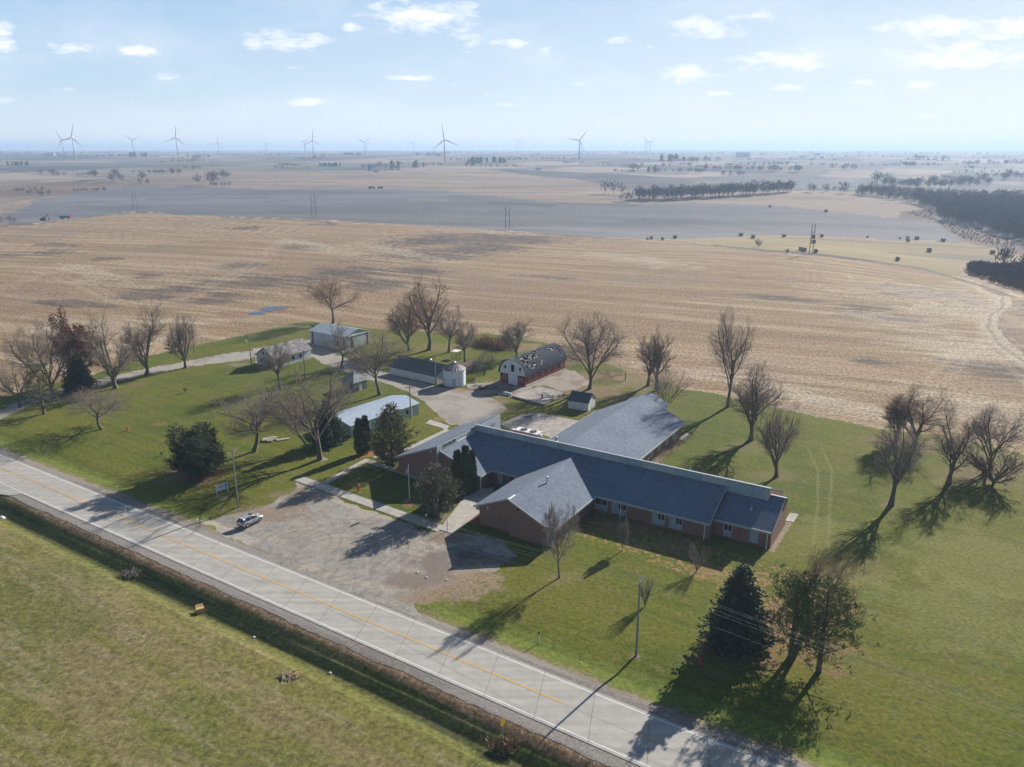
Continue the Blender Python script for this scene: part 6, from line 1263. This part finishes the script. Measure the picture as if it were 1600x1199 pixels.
m = MB(); c_ = h_-0.55; m.ext([(0,-0.05,c_-0.62),(0.62,-0.05,c_),(0,-0.05,c_+0.62),(-0.62,-0.05,c_)], (0,0.02,0)); m.build('plate', mat('sign_yellow', (0.62,0.38,0.01), .5, .04, 2), ys)
ft = P(640, 783); fh = htop(ft, 727); fp = thing('flagpole', 'white flagpole in front of the entrance lawn', 'flagpole', ft, 0); m = MB(); m.tube((0,0,-0.2),(0,0,fh-0.1),0.06,0.035,10); m.build('pole', M_trim, fp); m = MB(); m.lathe([(0.03,fh-0.1),(0.09,fh-0.03),(0.03,fh+0.05)], (0,0), 10); m.build('ball', M_met, fp)
def flag_part(x0, x1, z0, z1, mm_, name, parent):
    V = []; F = []; nx = 8; nz = 6
    for i in range(nx+1):
        for j in range(nz+1):
            u = x0+(x1-x0)*i/nx; v = z0+(z1-z0)*j/nz; V.append((0.06+u*0.42, 0.10*math.sin(u*9+v)*u, fh-0.45-(1-v)*1.05-u*0.35))
    for i in range(nx):
        for j in range(nz): F.append((i*(nz+1)+j, (i+1)*(nz+1)+j, (i+1)*(nz+1)+j+1, i*(nz+1)+j+1))
    o = mesh_from(name, V, F, mm_, parent); md = o.modifiers.new('t', 'SOLIDIFY'); md.thickness = 0.01; return o
fl = thing('flag', 'limp red and white striped flag with a blue corner hanging on the flagpole', 'flag', ft, R(160)); M_fred = mat('flag_red', (0.55,0.04,0.05), .8, .05, 3); M_fwh = mat('flag_white', (0.75,0.75,0.76), .8, .03, 3); M_fbl = mat('flag_blue', (0.03,0.05,0.2), .8, .05, 3)
for k in range(13): flag_part(0 if k < 6 else 0.0, 1, k/13, (k+1)/13, M_fred if k % 2 == 0 else M_fwh, 'stripe', fl) if k < 6 else flag_part(0.4, 1, k/13, (k+1)/13, M_fred if k % 2 == 0 else M_fwh, 'stripe', fl)
flag_part(0, 0.4, 6/13, 1, M_fbl, 'canton', fl)
def rock(b, name, lab, cat, r, mm_, flat=0.6, seed=1, group=None):
    bm2 = MB(); RR2 = random.Random(seed); k = 10; pr = []
    V = []
    for i, (rr0, z) in enumerate([(0.85,-0.15),(1.0,0.15),(0.85,0.5),(0.5,0.78),(0.12,0.88)]):
        for j in range(k): a = 2*math.pi*j/k; q = rr0*(0.85+0.3*RR2.random()); V.append((q*math.cos(a)*r, q*math.sin(a)*r*0.8, z*r*flat*1.3))
    F = [(i*k+j, i*k+(j+1) % k, (i+1)*k+(j+1) % k, (i+1)*k+j) for i in range(4) for j in range(k)]+[tuple(range(4*k, 5*k)), tuple(range(k-1,-1,-1))]
    o = mesh_from(name, V, F, mm_, None, False, b); return tag(o, lab, cat, group)
rock(P(637.5, 784), 'boulder', 'reddish boulder at the foot of the flagpole', 'boulder', 0.7, mat('red_granite', (0.26,0.16,0.13), .9, .2, 3))
def post(name, lab, bx, by, ty, r, mm_, cap=None, cat='post', top=None, group=None):
    b_ = P(bx, by); h_ = htop(b_, ty); th = thing(name, lab, cat, b_, 0, group); m = MB(); m.tube((0,0,-0.2),(0,0,h_),r,r*0.9,8); m.build('post', mm_, th)
    if top: m = MB(); m.box(-top[0]/2,top[0]/2,-0.03-r,-r,h_-top[1],h_); m.build('plate', M_trim, th)
    elif cap: m = MB(); m.tube((0,0,h_*0.72),(0,0,h_+0.03),r*1.35,r*1.35,8); m.build('band', cap, th)
    return th
post('marker_post','white marker post with a dark cap on the road verge',842,1005,987,0.06,M_trim,M_dark); post('parking_sign_post','thin dark post carrying a small white plate at the walk',666.5,820,803,0.03,M_dark,top=(0.30,0.45)); post('wooden_post','bare wooden post at the corner of the entrance walk',699,830,812,0.06,M_pole)
post('broken_post','dark broken wooden post near the field edge by the large vase tree',977,594,583,0.14,MATS['dark_pole']); post('dark_stump','dark upright stump standing on the cracked slab',847,626,616,0.22,MATS['dark_pole'])
M_hyd = mat('hydrant_red', (0.50,0.02,0.02), .5, .08, 3); M_hydo = mat('hydrant_orange', (0.65,0.12,0.02), .5, .08, 3)
def hydrant(lab, bx, by, s, mm_):
    b_ = P(bx, by); th = thing('fire_hydrant', lab, 'fire hydrant', b_, 0.3, 'hydrants'); m = MB(); m.lathe([(0.16*s,0),(0.16*s,0.06*s),(0.10*s,0.08*s),(0.11*s,0.62*s),(0.15*s,0.66*s),(0.15*s,0.70*s),(0.12*s,0.82*s),(0.04*s,0.90*s)], (0,0), 14); m.build('barrel', mm_, th)
    for y in (-1, 1): m = MB(); m.tube((0,0,0.5*s),(0,y*0.2*s,0.5*s),0.055*s,0.06*s,8); m.build('outlet', mm_, th)
    m = MB(); m.tube((0,0,0.45*s),(-0.22*s,0,0.45*s),0.075*s,0.08*s,8); m.build('front_outlet', mm_, th)
hydrant('orange hydrant alone on the left lawn', 199.5, 673, 1.35, M_hydo); hydrant('red hydrant in the shade below the big spruce', 1094, 1040, 1.3, M_hyd); hydrant('red hydrant on the shaded entrance lawn, larger of two', 560.5, 767, 1.4, M_hyd); hydrant('red hydrant on the shaded entrance lawn, smaller of two', 548, 764, 0.8, M_hyd)
# carton by the ditch, litter, slabs, containers
b_ = P(313, 957); cb = thing('straw_coloured_carton', 'open tan carton lying at the edge of the meadow', 'carton', b_, 0.5); M_cart = mat('tan_carton', (0.50,0.33,0.15), .9, .1, 3); boxpart(cb, 'box', M_cart, (-0.55,0.55,-0.4,0.4,0,0.7)); m = MB(); m.ext([(-0.55,-0.4,0.7),(0.55,-0.4,0.7),(0.5,-0.75,0.95),(-0.5,-0.75,0.95)], (0,0,0.02)); m.ext([(-0.55,0.4,0.7),(0.55,0.4,0.7),(0.5,0.75,0.9),(-0.5,0.75,0.9)], (0,0,0.02)); m.build('flap', M_cart, cb)
M_lit = mat('white_litter', (0.70,0.71,0.72), .8, .05, 3)
for k, (x, y, r, lab) in enumerate([(396.5,996.5,.22,'crumpled white bag left along the ditch edge'),(515.5,1052.5,.24,'crumpled white bag further right along the ditch edge'),(652,895,.2,'white scrap on the gravel lot, upper left of three'),(666.5,903,.2,'white scrap on the gravel lot, middle of three'),(698.5,907,.18,'white scrap at the leafy edge of the gravel lot'),(3,811,.6,'pale heap of debris at the left edge beside the ditch'),(907,1036,.15,'tiny white scrap on the verge below the marker post')]):
    rock(P(x, y), 'litter', lab, 'litter', r, M_lit, 0.8, k+20)
M_br = mat('brush_pile_debris', (0.20,0.17,0.15), .9, .2, 3); R_ = np.random.default_rng(97)
def pile(lab, px, py, rx_, ry_, n_, mm_, name, cat, hh_=0.5):
    b_ = P(px, py); m = MB(); rr3 = random.Random(int(px))
    for k in range(n_):
        x = rr3.gauss(0, rx_*.5); y = rr3.gauss(0, ry_*.5); a = rr3.random()*3.14; l2 = rr3.uniform(0.3,0.9); z = rr3.random()*hh_
        m.tube((x-math.cos(a)*l2,y-math.sin(a)*l2,z),(x+math.cos(a)*l2,y+math.sin(a)*l2,z+rr3.uniform(-.1,.25)),0.05,0.03,5)
    return tag(m.build(name, mm_, None, False, b_), lab, cat)
pile('small heap of pale brush and sticks in the ditch', 207, 897, 1.8, 1.2, 90, M_br, 'brush_pile', 'brush pile'); pile('low heap of dead stalks lying in the meadow', 451, 1058, 1.6, 0.6, 50, mat('dead_stalks', (0.34,0.27,0.17), .9, .2, 3), 'stalk_pile', 'stalk pile', .25)
pile('dark junk heap in the shade beside the red barn', 751, 608, 3.2, 1.2, 90, M_dark, 'junk_heap', 'junk heap', .9)
b_ = P(430, 687); sl_ = thing('stacked_slabs', 'low stack of broken pale slabs on the lawn left of the tall tree', 'slabs', b_, 0.3); rr3 = random.Random(8)
for k in range(9):
    x = rr3.uniform(-2.2,2.2); y = rr3.uniform(-1.1,1.1); w_ = rr3.uniform(.5,1.0); boxpart(sl_, 'slab', M_walk2 if k % 2 else M_walk, (x-w_,x+w_,y-.4,y+.35,0.03*k,0.16+0.03*k))
for k, (x, y, s_) in enumerate([(789,617,.8),(793.5,617.5,.75),(797,618.5,.7)]):
    b_ = P(x, y); th = thing('white_container', ['left white plastic container by the slab','middle white plastic container by the slab','right white plastic container by the slab'][k], 'container', b_, 0.5+k, 'white plastic containers'); m = MB(); m.lathe([(s_*.5,0),(s_*.55,s_*.1),(s_*.55,s_*.9),(s_*.4,s_*1.05)], (0,0), 14); m.build('drum', M_lit, th); m = MB(); m.lathe([(s_*.16,s_*1.05),(s_*.14,s_*1.2)], (0,0), 10); m.build('lid', M_blu, th)
for k, (x, y) in enumerate([(822,651),(827.5,651.5)]): b_ = P(x, y); th = thing('pallet', ['left wooden pallet on the service slab','right wooden pallet on the service slab'][k], 'pallet', (b_[0], b_[1], 0.04), R(-33), 'wooden pallets'); [boxpart(th, 'deck_board', M_pole, (-.6,.6,-.55+.25*i,-.4+.25*i,.12,.15)) for i in range(5)]; [boxpart(th, 'runner', M_pole, (x_-.05,x_+.05,-.55,.6,0,.12)) for x_ in (-.5,0,.5)]
# ---------------------------------------------------------------- haze
hz = MB(); hz.box(-44000, 44000, -44000, 44000, -32, 142)
M_hz = bpy.data.materials.new('air_haze'); M_hz.use_nodes = True; t = M_hz.node_tree; t.nodes.clear()
o_ = t.nodes.new('ShaderNodeOutputMaterial'); pv = t.nodes.new('ShaderNodeVolumePrincipled'); pv.inputs['Color'].default_value = (0.52,0.70,0.98,1)
pv.inputs['Density'].default_value = 1.7e-4; pv.inputs['Anisotropy'].default_value = 0.2; t.links.new(pv.outputs[0], o_.inputs['Volume'])
ho = hz.build('haze', M_hz); tag(ho, kind='stuff')
